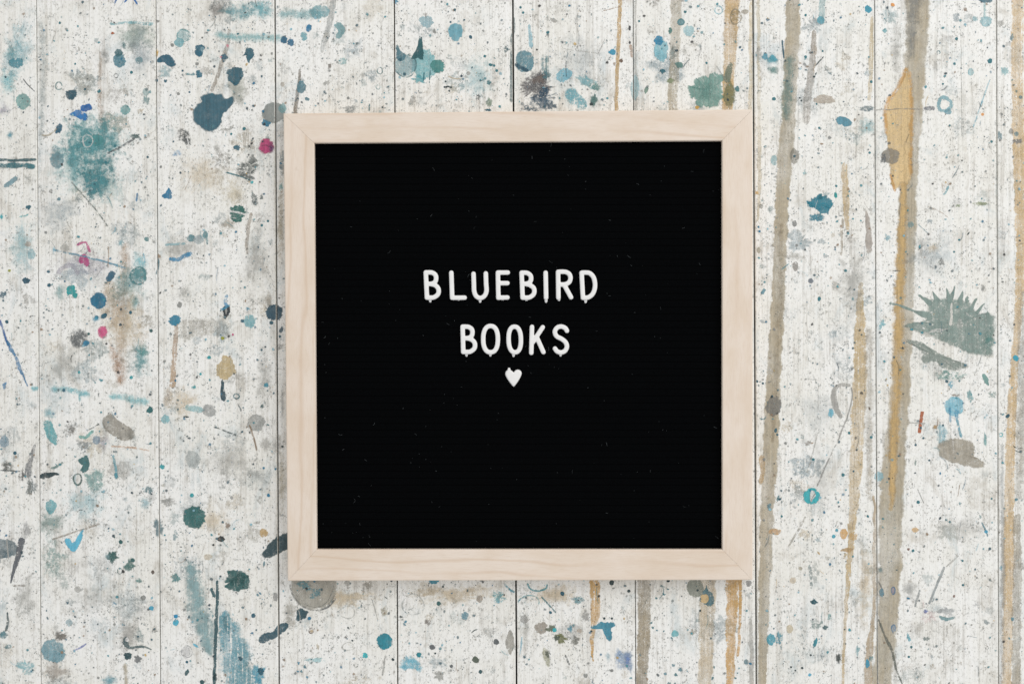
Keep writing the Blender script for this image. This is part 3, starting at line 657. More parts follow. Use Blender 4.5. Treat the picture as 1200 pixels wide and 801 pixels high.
O(445, 83, 3, 3.8, 1.6, (72, 112, 118)); O(443, 102, 2.4, 2.4, 1.3, (150, 172, 174)); B(412, 127, 12, 6, (140, 146, 146), 'k', op=.85, soft=.8); R([(433, 121), (433, 131)], 2.4, 'teal', 'k'); B(417, 119, 3, 3, 'pgray', 'k')
O(475, 77, 13, 13, 2.2, (96, 124, 132), op=.85); B(475, 77, 13, 13, (152, 174, 184), 's', op=.7); PG([(463.5, 53), (466, 52), (470, 60), (476, 66), (473, 72), (467, 72), (464, 68)], (96, 122, 140), wear=.25); D('navy', (469, 70, 2), (474, 87, 2)); 
B(491, 93, 9, 5, (100, 166, 178), 'k', wear=.35); R([(497, 84), (496, 96)], 1.6, 'teal'); R([(504, 82), (503, 98)], 1.4, 'teal'); PG([(493, 41), (495.5, 47), (496.5, 60), (496.5, 71), (490, 69), (482, 70), (485, 62), (489, 55), (490, 47)], (38, 86, 96), jit=.4); B(513, 77.5, 9, 8.6, (88, 142, 138), 'd', wear=.12)
B(500, 25, 9.5, 7, (166, 184, 198), 's', op=.85, rough=.2); B(499, 18, 2.5, 6, (150, 144, 138), 'w'); PG([(524, 36), (527, 29), (534, 26), (541, 29), (543, 37), (540, 46), (535, 50), (528, 46)], (126, 168, 192), 's', op=.92, wear=.12, name='paint_stain_or_shade'); D('deep', (551.5, 43.5, 2.4, .8), (528, 26, 1.3)); B(509, 37, 2.5, 3.5, 'gray', 'k')
for k in range(9): D('dark', (524 + RNG.gauss(0, 2.6), 103 + RNG.gauss(0, 2.6), RNG.uniform(.8, 1.5)))
B(560, 114, 3, 4, 'dark', 'k'); B(573, 97, 3.2, 3, 'teal', 'k', wear=.25); B(573, 120, 4, 6, (130, 150, 132), 'k', op=.8); B(549, 86, 2.6, 2.6, (176, 170, 164), 's'); R([(524, 89), (532, 92), (541, 92)], 1.8, (206, 196, 176)); D('teal', (579, 77, 1.5), (568, 66, 1.7), (582, 83, 1.8), (575, 76, 2.4, .7), (580, 68, 1.4))
B(463, 2, 3.5, 4, (82, 138, 182), 'k'); B(593, 58, 5, 4, (60, 90, 104), 'k'); B(572, 129, 4, 1.6, 'deep'); B(482, 121, 4, 5, 'lgray', 'k', rot=30); B(425, 88, 3, 5, 'lgray', 'w')
B(615, 72, 11.5, 14, (108, 138, 158), 's', op=.93, rough=.08); R([(603, 74), (612, 80), (620, 84)], 5, (44, 68, 100), 'k', wear=.35); B(629, 102, 19, 16, (84, 82, 86), 'k', wear=.36, soft=.35); B(637, 115, 17, 12, (44, 66, 104), 'k', wear=.44, rough=.45); B(622, 125, 11, 7, (46, 64, 98), 'k', wear=.5, rough=.5); B(646, 124, 6, 6, (44, 62, 96), 'k', wear=.4, rough=.5); B(632, 93, 9, 6, (130, 116, 108), 'k', op=.7)
R([(638, 64), (640, 82), (643, 95)], 12, (76, 128, 148), 'y', wear=.5); B(661, 88, 10.5, 8, (140, 180, 206), 's', rot=-30, op=.9); R([(662, 107, 14), (676, 116, 18), (690, 127, 12)], 16, (120, 172, 192), 'k', wear=.46); B(688, 96, 14, 7, (140, 178, 190), 'k', rot=30, wear=.46); B(697, 101, 7, 4.5, (108, 146, 142), 'k', rot=25); B(696, 117, 5, 7.5, (72, 112, 108), 'k', wear=.3); D('dark', (693, 122, 2)); R([(653, 114), (657, 116)], 4, 'teal', 'k')
R([(620, 28, 3), (622, 45, 5), (623, 57, 6)], 4, (172, 198, 218), 's', op=.75); B(718, 61, 4.4, 4, (74, 142, 184)); B(728, 71.5, 2.2, 2.6, (104, 76, 54)); B(738, 33, 1.5, 3.2, 'black'); B(738, 50, 1.4, 2, 'black'); R([(739, 52), (741, 68)], 4, (190, 160, 136), 's'); B(649, 24, 5, 2.5, 'lgray', rot=20); D('teal', (642, 38, 1.8), (610, 9, 1.5), (613, 15, 1.6)); SCR([(655, 57), (680, 60), (702, 63)], 'lgray', 1.2); SCR([(706, 13), (728, 8)], 'brown', 1.6)
O(798, 26, 3.6, 3.2, 2.2, (92, 126, 136)); B(798, 26, 4.6, 4.2, (118, 152, 164), 's', op=.8); B(807, 36, 7, 7, (178, 204, 216), 's', op=.7); B(772, 47.5, 5.6, 6.4, (46, 124, 174)); B(776.5, 83.5, 3.6, 3, (40, 92, 114)); B(785.5, 36, 2.3, 4, (96, 130, 124)); B(796, 76, 5, 3.6, (112, 136, 130), rot=15); B(785.5, 94.5, 4, 3.6, (140, 152, 116), 's', op=.9); B(757.5, 105.5, 2.4, 4.6, (122, 150, 136), rot=25); B(788, 63, 6, 12, (150, 162, 158), 'w', op=.7); B(803, 60, 4, 6, 'lgray', 'w')
PG([(805, 104), (812, 99), (815, 91), (824, 88), (836, 86), (842, 84), (848, 90), (847, 104), (847, 118), (838, 126), (826, 128), (816, 124), (812, 115), (806, 112)], (132, 164, 154), 's', jit=3, op=.9, wear=.24); B(826, 106, 12, 14, (116, 152, 144), 'w', op=.6)
B(855, 112, 7.5, 16, (128, 130, 92), 's', op=.8); R([(857, 72, 4), (854, 84, 9), (851, 98, 8)], 8, (118, 132, 116), 's', op=.85); O(862, 20, 6, 9, 2.4, (156, 146, 124), 'k', op=.8); B(862, 20, 6, 8, (180, 160, 120), 'k', op=.7); D('dark', (853, 117, 1.6)); O(842, 12, 4.6, 4.6, 1.8, (158, 192, 210), op=.7); B(864, 104.5, 3, 4, (76, 122, 128)); B(817, 126, 2.6, 2.2, (216, 170, 80)); B(897, 67, 4, 5.5, (94, 152, 184), 'k', wear=.25); B(744, 103, 5.5, 15, (166, 192, 202), 's', op=.6); D('teal', (803, 14, 1.8), (828, 74, 1.6), (749, 25, 1.3))
B(889, 65, 4, 10, 'lgray', 'k'); B(873, 14, 5, 3, (170, 160, 140), 's')
# below the letter board
B(309, 624, 5.2, 5.6, (204, 174, 124), 's', op=.95); PG([(306, 651), (310, 642), (318, 633), (327, 627), (342, 622), (342, 640), (334, 645), (325, 650), (313, 655)], (58, 72, 84)); R([(310, 656), (309, 664)], 2.4, 'steel', 'k')
B(368, 688, 29, 27, (176, 172, 160), 's', op=.9, rough=.05); O(368, 688, 27, 25.5, 2.2, (140, 140, 134), op=.75, a0=20, a1=190); O(368, 688, 23, 22, 1.4, (156, 154, 146), op=.6, a0=-10, a1=170); B(356, 684, 9, 7, (116, 150, 164), 'k', op=.9); B(370, 695, 9, 7.5, (112, 146, 162), 'k', op=.9); O(363, 698, 12, 10, 1.6, (206, 202, 192), op=.8, a0=100, a1=300); O(372, 686, 10, 12, 1.4, (206, 202, 192), op=.7, a0=200, a1=380)
R([(377, 714), (385, 710), (394, 700)], 2.4, 'dgray', 'k'); PG([(349, 712), (356, 713), (362, 716), (360, 722), (352, 728), (347, 727)], (56, 76, 92), jit=1, wear=.2); R([(303, 750, 9), (312, 747, 11), (322, 742, 10), (331, 735, 12), (338, 731, 8)], 10, (62, 82, 102), 'b', wear=.24, rough=.25); O(345, 722, 7, 12, 1.4, (210, 208, 200), op=.7); D('blue', (362.5, 724, 2.2)); O(365, 738.5, 2.8, 3, 1.8, (96, 74, 60)); B(365, 739, 2, 2, (200, 180, 150))
B(450.5, 751, 9.8, 9.9, (46, 130, 156), 'd', wear=.06, rough=.02); B(428, 767.5, 3.2, 3.6, (78, 190, 200), rot=10); O(417, 779, 2.4, 2.2, 1.7, 'dark', a0=-60, a1=220); D('dark', (460.5, 772, 2), (510, 765, 1.3)); D((42, 130, 150), (491, 766.5, 3.1)); PG([(467, 774), (478, 768), (488, 771), (497, 780), (494, 787), (484, 784), (474, 785), (467, 782)], (124, 180, 212), 'k', wear=.34, jit=2)
D('dgray', (506.5, 757.5, 3.6), (529, 780, 2), (581.5, 751.5, 3.8)); D('green', (514, 706.5, 2.8)); D((86, 98, 84), (557.5, 772.5, 4.5)); D((70, 92, 100), (563, 786.5, 2.3)); B(562, 701, 4, 5, (172, 160, 146), 's', op=.95); B(545, 720.5, 5, 5, (122, 146, 168), 's', op=.92); O(545, 720, 6, 6, 1, 'brown', op=.4, a0=0, a1=140); B(514.5, 791, 6.4, 7, (172, 172, 166), 'k', wear=.3); B(597.5, 752, 5.5, 14, (176, 172, 162), 's', op=.9); B(502, 729, 4, 4.4, (142, 134, 128), 'k', op=.9); R([(551, 742), (556, 738), (562, 736)], 1.6, 'dark', 'k')
O(484, 708, 13, 12, 2, (176, 182, 180), 'k', op=.5); O(407, 717, 9, 7, 2, (184, 186, 182), 'k', op=.5); B(450, 716, 5, 6, (190, 184, 166), 'k', op=.8); B(432, 685, 7, 5, (184, 180, 170), 'k'); O(408, 757, 7, 5, 2, 'lgray', 'k', op=.5); B(407, 683, 4, 4, 'lgray', 's'); R([(452, 765), (450, 780), (448, 792)], 2.6, 'lgray', 'w', op=.9); R([(435, 700), (440, 715), (443, 727)], 2, 'lgray', 'w', op=.9)
for x, y in ((350, 776), (357, 781), (353, 786), (360, 793), (349, 786), (302, 697), (305, 695), (474, 731), (475, 728)): B(x, y, RNG.uniform(1.6, 3), RNG.uniform(1.4, 2.2), 'steel' if RNG.random() < .4 else (66, 124, 164), 'k', RNG.uniform(0, 90), wear=.2)
B(303, 791, 8, 13, (84, 148, 184), 'k', wear=.3); B(306, 786, 4.4, 4.6, (48, 82, 110)); B(323, 699, 3.4, 5.6, (166, 166, 164), 's', op=.9); B(508, 680.5, 6, 3, (86, 146, 180)); R([(590, 683), (597, 690), (604, 694)], 3, (90, 150, 180), 'k'); B(585, 700, 9, 9, (124, 172, 184), 'k', wear=.52); B(566, 680, 3, 3, 'dgray', 'k'); R([(450, 698), (455, 702)], 1.2, 'dark'); B(368, 773, 12, 4, (180, 205, 212), 'k', wear=.5); B(372, 757, 2, 5, (206, 196, 176), 'k'); D('dark', (413, 750, 1.3), (408, 735, 1.3), (519, 687, 1.3)); B(470, 722, 3, 1.5, 'dark', 'k')
R([(618, 682), (622, 690), (631, 692), (640, 688), (641, 682)], 2.8, (84, 150, 166), 'k', wear=.28); O(620, 706, 12, 9, 2, (150, 182, 190), 'k', a0=180, a1=380, op=.8); R([(634, 698), (643, 708), (652, 718)], 2, 'teal', 'k', wear=.35); D('deep', (645, 717, 2, .8), (659, 695, 2.6)); B(617, 740, 6, 40, 'lgray', 'w', op=.5)
B(634.5, 735, 8, 8.2, (166, 158, 146), 's', op=.95); B(646, 736, 6.4, 5, (92, 106, 82), 'k', wear=.2); B(657, 747, 10, 6, (112, 116, 62), 'k', rot=20, wear=.22); B(652, 747, 5, 4, (80, 92, 84), 'k', wear=.2); D('cyan', (650, 737.5, 2.6)); B(674, 750, 6, 6, (128, 128, 120), 'k', op=.9); R([(636, 758), (640, 768), (643, 782)], 8, (136, 136, 80), 'y', wear=.4); B(642, 766, 3, 5, (96, 104, 90), 'k'); B(668, 736.5, 3, 4, (106, 150, 180), 'k'); B(679, 738.5, 3.4, 3, (206, 192, 176), 's')
PG([(690, 734), (698, 731), (704, 728), (720, 728), (722, 733), (717, 735), (718, 749), (713, 751), (708, 744), (704, 736), (693, 736)], (78, 132, 166), jit=.8, wear=.14); B(686, 721, 5, 7, (164, 162, 158), 'k', op=.85); B(678, 702, 8, 5, (120, 150, 164), 'k', wear=.5); D('dark', (717, 682, 3), (737, 692, 2), (783, 680, 2), (708, 724, 1.5), (717, 724, 1.4), (693, 739, 1.5)); B(614, 725, 5, 5, (168, 166, 162), 's'); D('gray', (686, 791, 2.8), (717, 785, 2))
PG([(721, 755), (730, 762), (742, 761), (742, 792), (735, 784), (721, 783)], (160, 166, 212), 'y', op=.95, wear=.34); B(736, 772, 6, 9, (126, 134, 206), 'w', op=.85); B(713, 769, 4, 7, (176, 188, 206), 'w', op=.8); R([(662, 766), (668, 780)], 3, 'dgray', 'k', wear=.45); R([(609, 768), (612, 745)], 3, (150, 180, 210), 'w')
B(815, 688, 10.5, 11.5, (152, 156, 144), 's', op=.95, rough=.1); PG([(827, 683), (830, 690), (836, 695), (838, 704), (833, 710), (824, 708), (819, 702), (822, 694), (826, 690)], (100, 120, 132), jit=.5); B(825.5, 701, 5.4, 5.6, (214, 186, 138), 'd'); D('dark', (817.5, 691, 1.5), (820.5, 715, 1.3)); B(877.5, 683, 3.8, 4, (158, 158, 156), 's', op=.95); B(874.5, 775, 3, 3.2, (134, 142, 152), 'd'); B(791, 742, 4.8, 4.4, (132, 188, 198), 's', op=.95); B(813, 740, 4, 5, (170, 164, 150), 'k')
for x, y, r in ((765, 735, 3), (770, 738, 2), (763, 729, 2), (778, 739, 1.6), (787, 747, 2), (797, 784, 3), (789, 779, 2.5), (792, 790, 2.5), (780, 789, 2.2), (775, 686, 2), (783, 690, 1.6), (778, 696, 1.5), (769, 700, 2), (835, 794, 2.4), (837, 781, 2), (862, 794, 2), (864, 788, 1.6), (784, 800, 3)): B(x, y, r, r * RNG.uniform(.6, 1), 'teal' if RNG.random() < .7 else 'steel', 'k', RNG.uniform(0, 180), wear=.25)
R([(774, 684), (778, 692), (772, 702)], 1.6, 'teal', 'k', wear=.5); R([(776, 686), (784, 690)], 1.4, 'teal', 'k', wear=.45)
# right boards
R([(917, 46), (917.5, 58), (918.5, 69)], 2, 'navy'); R([(955, 78), (960, 72), (966, 66)], 2, 'dark', 'k', wear=.3); R([(955, 90), (957, 84)], 1.8, 'dark'); R([(966, 79), (970, 84), (975, 88)], 3, (140, 150, 160), 'k'); B(969, 83, 5, 6, 'lgray', 'k', wear=.55); D('dark', (954, 90, 1.4), (937, 115, 1.2), (939, 118, 1.1))
B(962, 24, 5, 5, (120, 168, 190), 's', op=.92); B(1017.5, 11, 4.6, 4.8, (76, 148, 184)); D((230, 160, 90), (1046, 6, 2.6), (1151.5, 134, 1.9)); B(1037, 36, 3, 3, (150, 180, 188)); B(944, 67, 2, 2, 'teal'); D('teal', (944, 18, 1.5), (907, 116, 2.2), (964, 60, 1.3), (957, 122, 1.2)); B(906, 68, 5, 4, (100, 164, 190), 'k')
PG([(1064, 75), (1058, 87), (1053, 100), (1046, 110), (1039, 119), (1036, 133), (1037, 155), (1041, 185), (1042, 203), (1045, 217), (1049, 227), (1056, 222), (1065, 218), (1069, 208), (1069, 170), (1070, 140), (1069, 110), (1067, 85)], (228, 198, 146), jit=.8, wear=.22, op=.9, streak=.5, cen=(1054, 155))
R([(1063, 78), (1054, 99), (1046, 111), (1040, 119), (1037, 133), (1038, 158)], 7, (224, 174, 100), 'w', op=.6, wear=.2); R([(1066, 82), (1068, 120), (1068, 160), (1067, 208)], 7, (224, 176, 104), 'w', op=.55, wear=.2); R([(1049, 225), (1043, 203)], 3, (226, 170, 90), op=.6)
B(1044, 183, 11.5, 10, (150, 144, 132), 's', op=.92, rough=.12); B(1035, 186, 4, 7, (112, 116, 118), 'k'); B(1015, 127.5, 10, 4.2, (104, 114, 126), 'k', wear=.36, rough=.15); PG([(979, 139), (983, 136), (993, 138), (999, 142), (999, 147), (992, 148.5), (982, 146), (979, 142)], (104, 140, 168), jit=.3, wear=.12); SCR([(1025, 129), (1052, 128), (1080, 128)], (150, 148, 144), 1.6); R([(1082, 127), (1090, 127), (1097, 128)], 6, (124, 128, 136), 'k', wear=.42)
O(1107, 122, 7.5, 8, 4.4, (150, 178, 192), 's', op=.9, rough=.25); B(1111, 131, 5, 3.5, (140, 166, 184), 's', op=.8); O(1100, 61.5, 1.7, 1.7, 1.5, 'teal'); D('teal', (1118.5, 75, 1.8), (1160, 71.5, 2.8), (1121, 45.5, 1.8), (1105, 98.5, 1.3), (1113, 147, 1.2), (1162, 166, 1.6), (1021, 96, 1.8), (1019, 179, 1.5), (960, 150, 1.4)); B(1155.5, 25, 8, 6.5, (170, 196, 208), 's', op=.8); R([(1145, -3), (1153, 1), (1163, 1)], 5, (96, 114, 136)); B(1143, 22, 4, 3.5, 'pale', 's'); B(1121, 20, 5, 6, 'pgray', 'k'); B(1131, 11, 2.6, 2.4, (160, 140, 124), 'k')
B(1137.5, 84.5, 3.6, 4.6, (186, 206, 214), 's'); O(1137.5, 84.5, 3, 4, 1, 'pale', op=.6); B(1177.5, 83, 6, 6, (172, 198, 204), 'k'); B(1186, 44, 3, 4.5, (120, 138, 152), 'k'); B(1172, 28, 4, 6, 'lgray', 'k'); SCR([(1160, 93), (1152, 116), (1140, 150)], (158, 188, 212), 2); B(1192, 166, 7, 4, (122, 126, 128), 'k', wear=.3); B(1171, 159, 3.5, 6, (140, 150, 160), 'k'); B(1191, 157, 3, 3, 'steel', 's'); SCR([(1126, 20), (1126.5, 90), (1127, 160)], 'lgray', 1.0, op=.7); B(1196, 114, 2.4, 2.4, 'steel', 's'); B(1185, 154, 3, 4, 'gray', 's')
PG([(954, 230), (959, 227), (967, 227), (973, 232), (976, 239), (974, 248), (967, 251), (958, 249), (954, 243), (948, 243), (946, 237)], (34, 116, 146), jit=2, wear=.2); B(955.5, 255, 9, 5.2, (34, 118, 152), 'k', wear=.38); B(949, 239, 5, 6, (40, 120, 150), 'k', wear=.55); B(979.5, 229, 2, 3.6, 'turq'); D('teal', (980, 218, 1.5)); B(966, 230, 7, 5, (52, 106, 130), 'k', op=.5)
B(931, 262, 3.4, 4, (138, 138, 136), 's', op=.9); B(932, 312, 3.6, 6, (150, 146, 140), 's', op=.9); D((128, 134, 142), (950, 329, 3)); D('teal', (991, 317, 1.8), (960, 350, 2, 1.4), (1124, 281, 1.3), (1118, 295, 1.4)); PG([(1014, 243), (1019, 255), (1022, 275), (1022, 295), (1017, 298), (1014, 290), (1014, 265)], (182, 172, 162), 's', op=.8, name='paint_stain_or_shade'); B(1020, 245, 3, 3, 'lgray', 'k'); B(895, 376, 5, 3, 'pgray', 'k')
B(892, 242, 2.4, 3, 'gray', 's'); B(889, 293, 2.6, 4, (180, 172, 150), 's'); PG([(891, 343), (896, 337), (898, 339), (895, 345)], (116, 140, 160)); B(907, 188, 4, 7, (176, 200, 208), 's'); D('blue', (890, 271, 1.5), (889, 266, 1.2)); B(943, 203, 3, 4, (130, 176, 190), 'k'); B(931, 183, 6, 9, (146, 142, 130), 's', op=.7); D('navy', (931, 183, 1.4)); B(886.5, 226, 2.6, 2, 'ochre'); B(897, 172, 2.4, 2.4, (130, 150, 160), 'k')
# the big splash
sp = PG([(1083, 351), (1091, 349), (1111, 347.6), (1124, 349), (1137, 352.5), (1139, 359), (1146, 364), (1151.5, 368), (1158, 365.5), (1167, 370), (1168.5, 393), (1165, 417), (1153, 418), (1138.5, 416), (1125.5, 411), (1111, 404.5), (1096, 398), (1090, 394.7), (1075, 390), (1056, 382.5), (1064, 378.4), (1080, 376), (1083, 368.7), (1086, 360)], (134, 154, 147), jit=.9, wear=.36, op=.92, cen=(1120, 379))
for pts in ([(1087, 353, 6), (1080, 348, 3), (1076, 345, 3.6)], [(1097, 350, 6), (1094, 344, 2.4), (1093, 341, 2.8)], [(1112, 349, 7), (1110.5, 342, 2.6), (1109, 337, 2)], [(1114, 349, 7), (1117.5, 341, 2.4), (1119, 334, 1.2)],
            [(1126, 351, 6), (1128, 343, 3), (1128.5, 340, 3.2)], [(1133, 352, 6), (1134, 347, 3)], [(1139, 359, 5), (1142, 353, 3), (1145, 349, 4.4)], [(1147, 364, 4), (1151, 358, 2), (1155, 355, 1)], [(1084, 369, 9), (1072, 364.5, 2.8), (1060, 360, 3.6), (1052, 357, 2), (1042, 355, 4.6)], [(1157, 368, 4), (1158, 364, 3)]):
    (x0, y0, w0), (x1, y1, w1) = pts[0], pts[1]
    pts = [(x0 + (x0 - x1) * .8, y0 + (y0 - y1) * .8, w0 + 1)] + pts
    g = ribbon_geo(pts, 3, .1, RNG); sp.add(*g, col((134, 154, 147)), (.92, .06, .12, .2), HALF)
PG([(1059, 398), (1074, 398), (1088, 406), (1101, 413.5), (1117.5, 421.5), (1136, 428), (1134, 432), (1111, 434.5), (1095, 424), (1083, 426), (1078.5, 420.7), (1080, 414), (1073, 406)], (146, 158, 150), jit=1.4, wear=.4, op=.88, cen=(1096, 416))
B(1112, 440, 20, 6, (150, 172, 166), 'k', wear=.55); B(1086, 392, 14, 3, (214, 212, 204), 'k', rot=12, op=.8, wear=.4)
R([(1115, 354, 2), (1115, 368, 3.4), (1114, 382, 5)], 3, (222, 220, 212), 'b', op=.92); B(1102, 364, 2.4, 3.4, (176, 192, 186), 's'); B(1125, 379, 4, 6, (206, 208, 202), 'k', op=.9); B(1098, 387, 11, 3, (216, 216, 210), 'k', op=.9, rot=-8); R([(1131, 366), (1136, 371)], 3, (206, 210, 204), 'k'); B(1158, 398, 8, 12, (112, 152, 146), 'w', op=.6)
B(1122, 241, 4, 2.4, (150, 164, 132), 'k', wear=.3); B(1148, 238.5, 9, 2.8, (160, 168, 134), 'k', rot=-8, wear=.42); R([(1104, 229), (1108, 226), (1112, 217)], 3, (130, 172, 190), 'k'); B(1040, 278, 4, 5, (150, 176, 194), 'k'); B(1067, 263, 4, 4, (140, 160, 164), 's'); R([(1133, 276), (1137, 271)], 2, 'dark'); B(1103, 307, 3.6, 4.5, (140, 142, 140), 'k'); B(1093, 290, 10, 8, (222, 208, 186), 'w', op=.7); SCR([(1045, 317), (1056, 317)], 'dgray', 2); SCR([(1087, 242), (1102, 248), (1112, 256)], 'brown', 1); B(1152, 337, 3, 5, 'gray', 'k'); B(1090, 260, 4, 3, 'pgray', 'k'); SCR([(1075, 262), (1088, 274)], 'steel', 1); B(1033, 380, 4, 7, (150, 190, 204), 'k', wear=.5)
PG([(899, 470), (903, 464), (911, 463), (916, 470), (915, 481), (908, 488), (901, 486), (896, 478)], (132, 130, 124), 's', op=.9, jit=1); D('dark', (904.5, 464.5, 1.6)); R([(889, 489), (895, 491), (898, 486)], 2, 'teal', 'k', wear=.3); D('navy', (887, 446.5, 1.9), (894, 449, 1.5), (909, 504, 1.8, 1.6), (911, 509, 1.5), (918, 491, 1.2)); PG([(889, 535), (895, 533), (897, 545), (894, 566), (889, 567), (891, 552)], (206, 178, 136), 's', op=.8); B(902, 435, 4, 5, (220, 218, 212), 'k'); B(901, 592, 3, 4, 'steel', 'k'); B(912, 584, 2, 4, 'teal', 'k')
R([(997, 452, 4), (985, 451, 5), (978, 456, 6), (977, 467, 8), (981, 480, 7), (986, 490, 4)], 5, (178, 176, 170), 's', op=.9); R([(997, 453), (999, 462), (996, 478), (991, 494)], 1.6, 'gray', op=.7); SCR([(992, 490), (981, 518), (968, 545), (957, 570)], (150, 148, 144), 2.2); SCR([(958, 508), (948, 548)], 'lgray', 1.6)
B(951, 581, 10, 10, (66, 172, 184), 'd'); PG([(950, 574), (955, 575), (956, 580), (951, 588), (949, 582)], (226, 226, 222), jit=.2); R([(957, 576), (953, 581), (950, 588)], 1.8, (150, 150, 146), 'k'); B(974, 484, 3.8, 5.6, (126, 178, 210), 'k', wear=.25, rot=15); B(946, 519, 5, 3.4, (162, 156, 148), 'k'); R([(950, 520), (954, 518)], 1.6, 'brown'); R([(1018, 476), (1020, 481)], 2.4, (110, 96, 80))
R([(1080.5, 482), (1079, 494), (1077.5, 507)], 4.2, (178, 98, 58), 'b', rough=.1, ends='n', name='paint_streak'); D((190, 160, 120), (1096, 500, 2.4)); B(1118.5, 476, 12, 12.5, (150, 190, 218), 's', op=.88, rough=.08); R([(1113, 476), (1114, 495)], 4, (86, 150, 200), 'y', wear=.48); R([(1120, 478), (1121, 492)], 8, (84, 148, 196), 'y', wear=.42); R([(1121, 490), (1124, 502), (1127, 513)], 3.4, (112, 156, 184), 's', op=.9); R([(1104, 495), (1103, 510), (1106, 524)], 14, (150, 186, 212), 'y', wear=.52); B(1120, 463, 5, 2, (150, 140, 128), 'k')
PG([(1098, 520), (1108, 514), (1122, 512), (1134, 514), (1143, 522), (1142, 534), (1153, 540), (1154, 547), (1142, 549), (1126, 545), (1112, 541), (1100, 534)], (176, 168, 152), 's', jit=1.2, op=.92, wear=.3, name='paint_stain_or_shade'); PG([(1151, 437), (1154, 437), (1159, 447), (1158, 452), (1154, 449), (1151, 443)], (134, 162, 156)); B(1163.5, 462, 5, 5, (160, 178, 172), 'k'); B(1137, 465, 4.5, 7, (142, 172, 176), 'k', wear=.42); D('navy', (1109.5, 446.5, 2.2), (1079, 501, 1.5), (1073, 521, 1.5), (1181, 487, 2, 1.6), (1082, 513, 1.3), (1105, 498, 1.4), (1089, 539, 1.3)); B(1114, 450, 3, 5, (130, 168, 196), 'k'); B(1110, 437, 6, 6, (130, 158, 152), 'k', wear=.5)
D((62, 150, 186), (1190.5, 419.5, 3.7)); B(1154.5, 515, 2, 8.5, (136, 170, 170), 'k', wear=.25); R([(1186, 520), (1192, 525), (1199, 524)], 1.4, 'dark', 'k', op=.8); R([(1188, 527), (1195, 530), (1199, 531)], 1.2, 'dark', 'k', op=.8); O(1173, 509, 2, 2, 1.4, 'cyan'); R([(1073, 537), (1072, 546)], 3, (140, 160, 154), 'k'); B(1191, 585, 2.2, 2, 'steel'); D('teal', (1076, 588, 2), (1021, 512, 1.8), (988, 556, 2), (953, 538, 1.8), (1162, 584, 1.2), (995, 507, 1.7)); SCR([(1075, 572), (1083, 590)], 'gray', 1.2); SCR([(1125, 567), (1122, 583)], 'brown', 1.2); SCR([(1065, 495), (1085, 496)], 'lgray', 1.6)
B(908, 622.5, 8, 4, (206, 168, 122), 's', op=.92); B(989, 625, 5, 6.6, (222, 178, 116), 's', op=.95); B(1000, 628, 5, 5, (220, 184, 128), 's', op=.8); B(993, 644, 8, 2.6, (196, 164, 118), 's', op=.85, rough=.3); B(991, 652, 3, 4, (200, 182, 146), 'k'); SCR([(944, 604), (936, 620), (923, 641)], (178, 174, 164), 3); D((96, 160, 190), (977, 628, 2.2), (980.5, 621, 1.9)); B(943, 625, 8, 7, (216, 204, 182), 'k', op=.6); R([(957, 645), (961, 650)], 2.6, (206, 180, 140)); D((184, 178, 162), (938, 665.5, 2.4)); B(929, 679.5, 4.4, 4, (220, 206, 184), 's'); B(925.5, 736.5, 4.6, 5.6, (222, 210, 184), 's', op=.9)
B(953.5, 705, 4, 3.2, (32, 78, 98), rough=.4); B(967, 734.5, 4, 3, (56, 92, 102), 'k', wear=.25); B(957, 730, 9, 7, (146, 164, 160), 'k', wear=.55); B(955.5, 752, 2.6, 5.2, (72, 138, 160), rot=15, rough=.35); B(903.5, 748.5, 5.6, 7, (92, 156, 182), 's', op=.95); B(913, 748, 5, 9, (96, 156, 182), 'k', wear=.55); R([(910, 740), (913, 750), (916, 760)], 2, 'steel', 'k'); B(982, 770.5, 3, 5.8, (60, 72, 70), 'k', wear=.25); B(1016.5, 777, 2.4, 6, (82, 148, 190)); B(1020.5, 771, 3, 4, (130, 160, 170), 'k'); B(972, 722, 2.4, 4, 'turq', 'k', op=.7)
B(1005, 762, 2.4, 8, (100, 160, 176), 'k', wear=.48); D('dark', (927, 781, 1.3), (940, 782, 1.6), (950, 767, 1.4), (932, 785, 1.1)); B(955, 670, 6, 12, (190, 194, 190), 'k', wear=.5); R([(949, 660), (951, 690)], 4, (150, 164, 164), 'k', wear=.55); B(949, 790, 2, 2, 'sky')
SCR([(1029, 680), (1033, 688), (1036, 698)], 'dgray', 2); R([(1029, 724, 2), (1037, 744, 4), (1045, 762, 4), (1050, 782, 3), (1058, 804, 1.5)], 3, (106, 110, 102), 'k', wear=.4, rough=.5); O(1046.5, 691.5, 2.2, 4.4, 1.8, (84, 112, 164)); B(1046.5, 691.5, 2, 4, (176, 168, 186), 's'); O(1047, 736, 2.2, 4.6, 1.8, (86, 114, 166)); B(1047, 736, 2, 4, (170, 166, 190), 's'); B(1033, 694, 3, 5.4, (126, 146, 168), 's', op=.9); B(1032, 668, 4, 5, (140, 152, 156), 'w')
SCR([(1107, 663), (1100, 680), (1088, 708)], (150, 158, 160), 3.6, wear=.22); SCR([(1078, 690), (1072, 711)], (150, 156, 156), 3); SCR([(1124, 650), (1108, 664)], 'lgray', 2); PG([(1099, 720), (1104, 722), (1112, 723), (1120, 721), (1119, 725), (1110, 727), (1101, 725)], (144, 162, 166)); B(1110, 716, 10, 6, (184, 188, 188), 'k', wear=.45); B(1084, 716, 2.8, 3, (120, 110, 176), 'k', wear=.25); SCR([(1081, 702), (1083, 712)], (216, 140, 150), 1.4); B(1089, 722, 10, 8, (216, 190, 190), 'k', op=.5, wear=.52); B(1072.5, 620.5, 4.4, 3.2, (226, 190, 140), 's', op=.9)
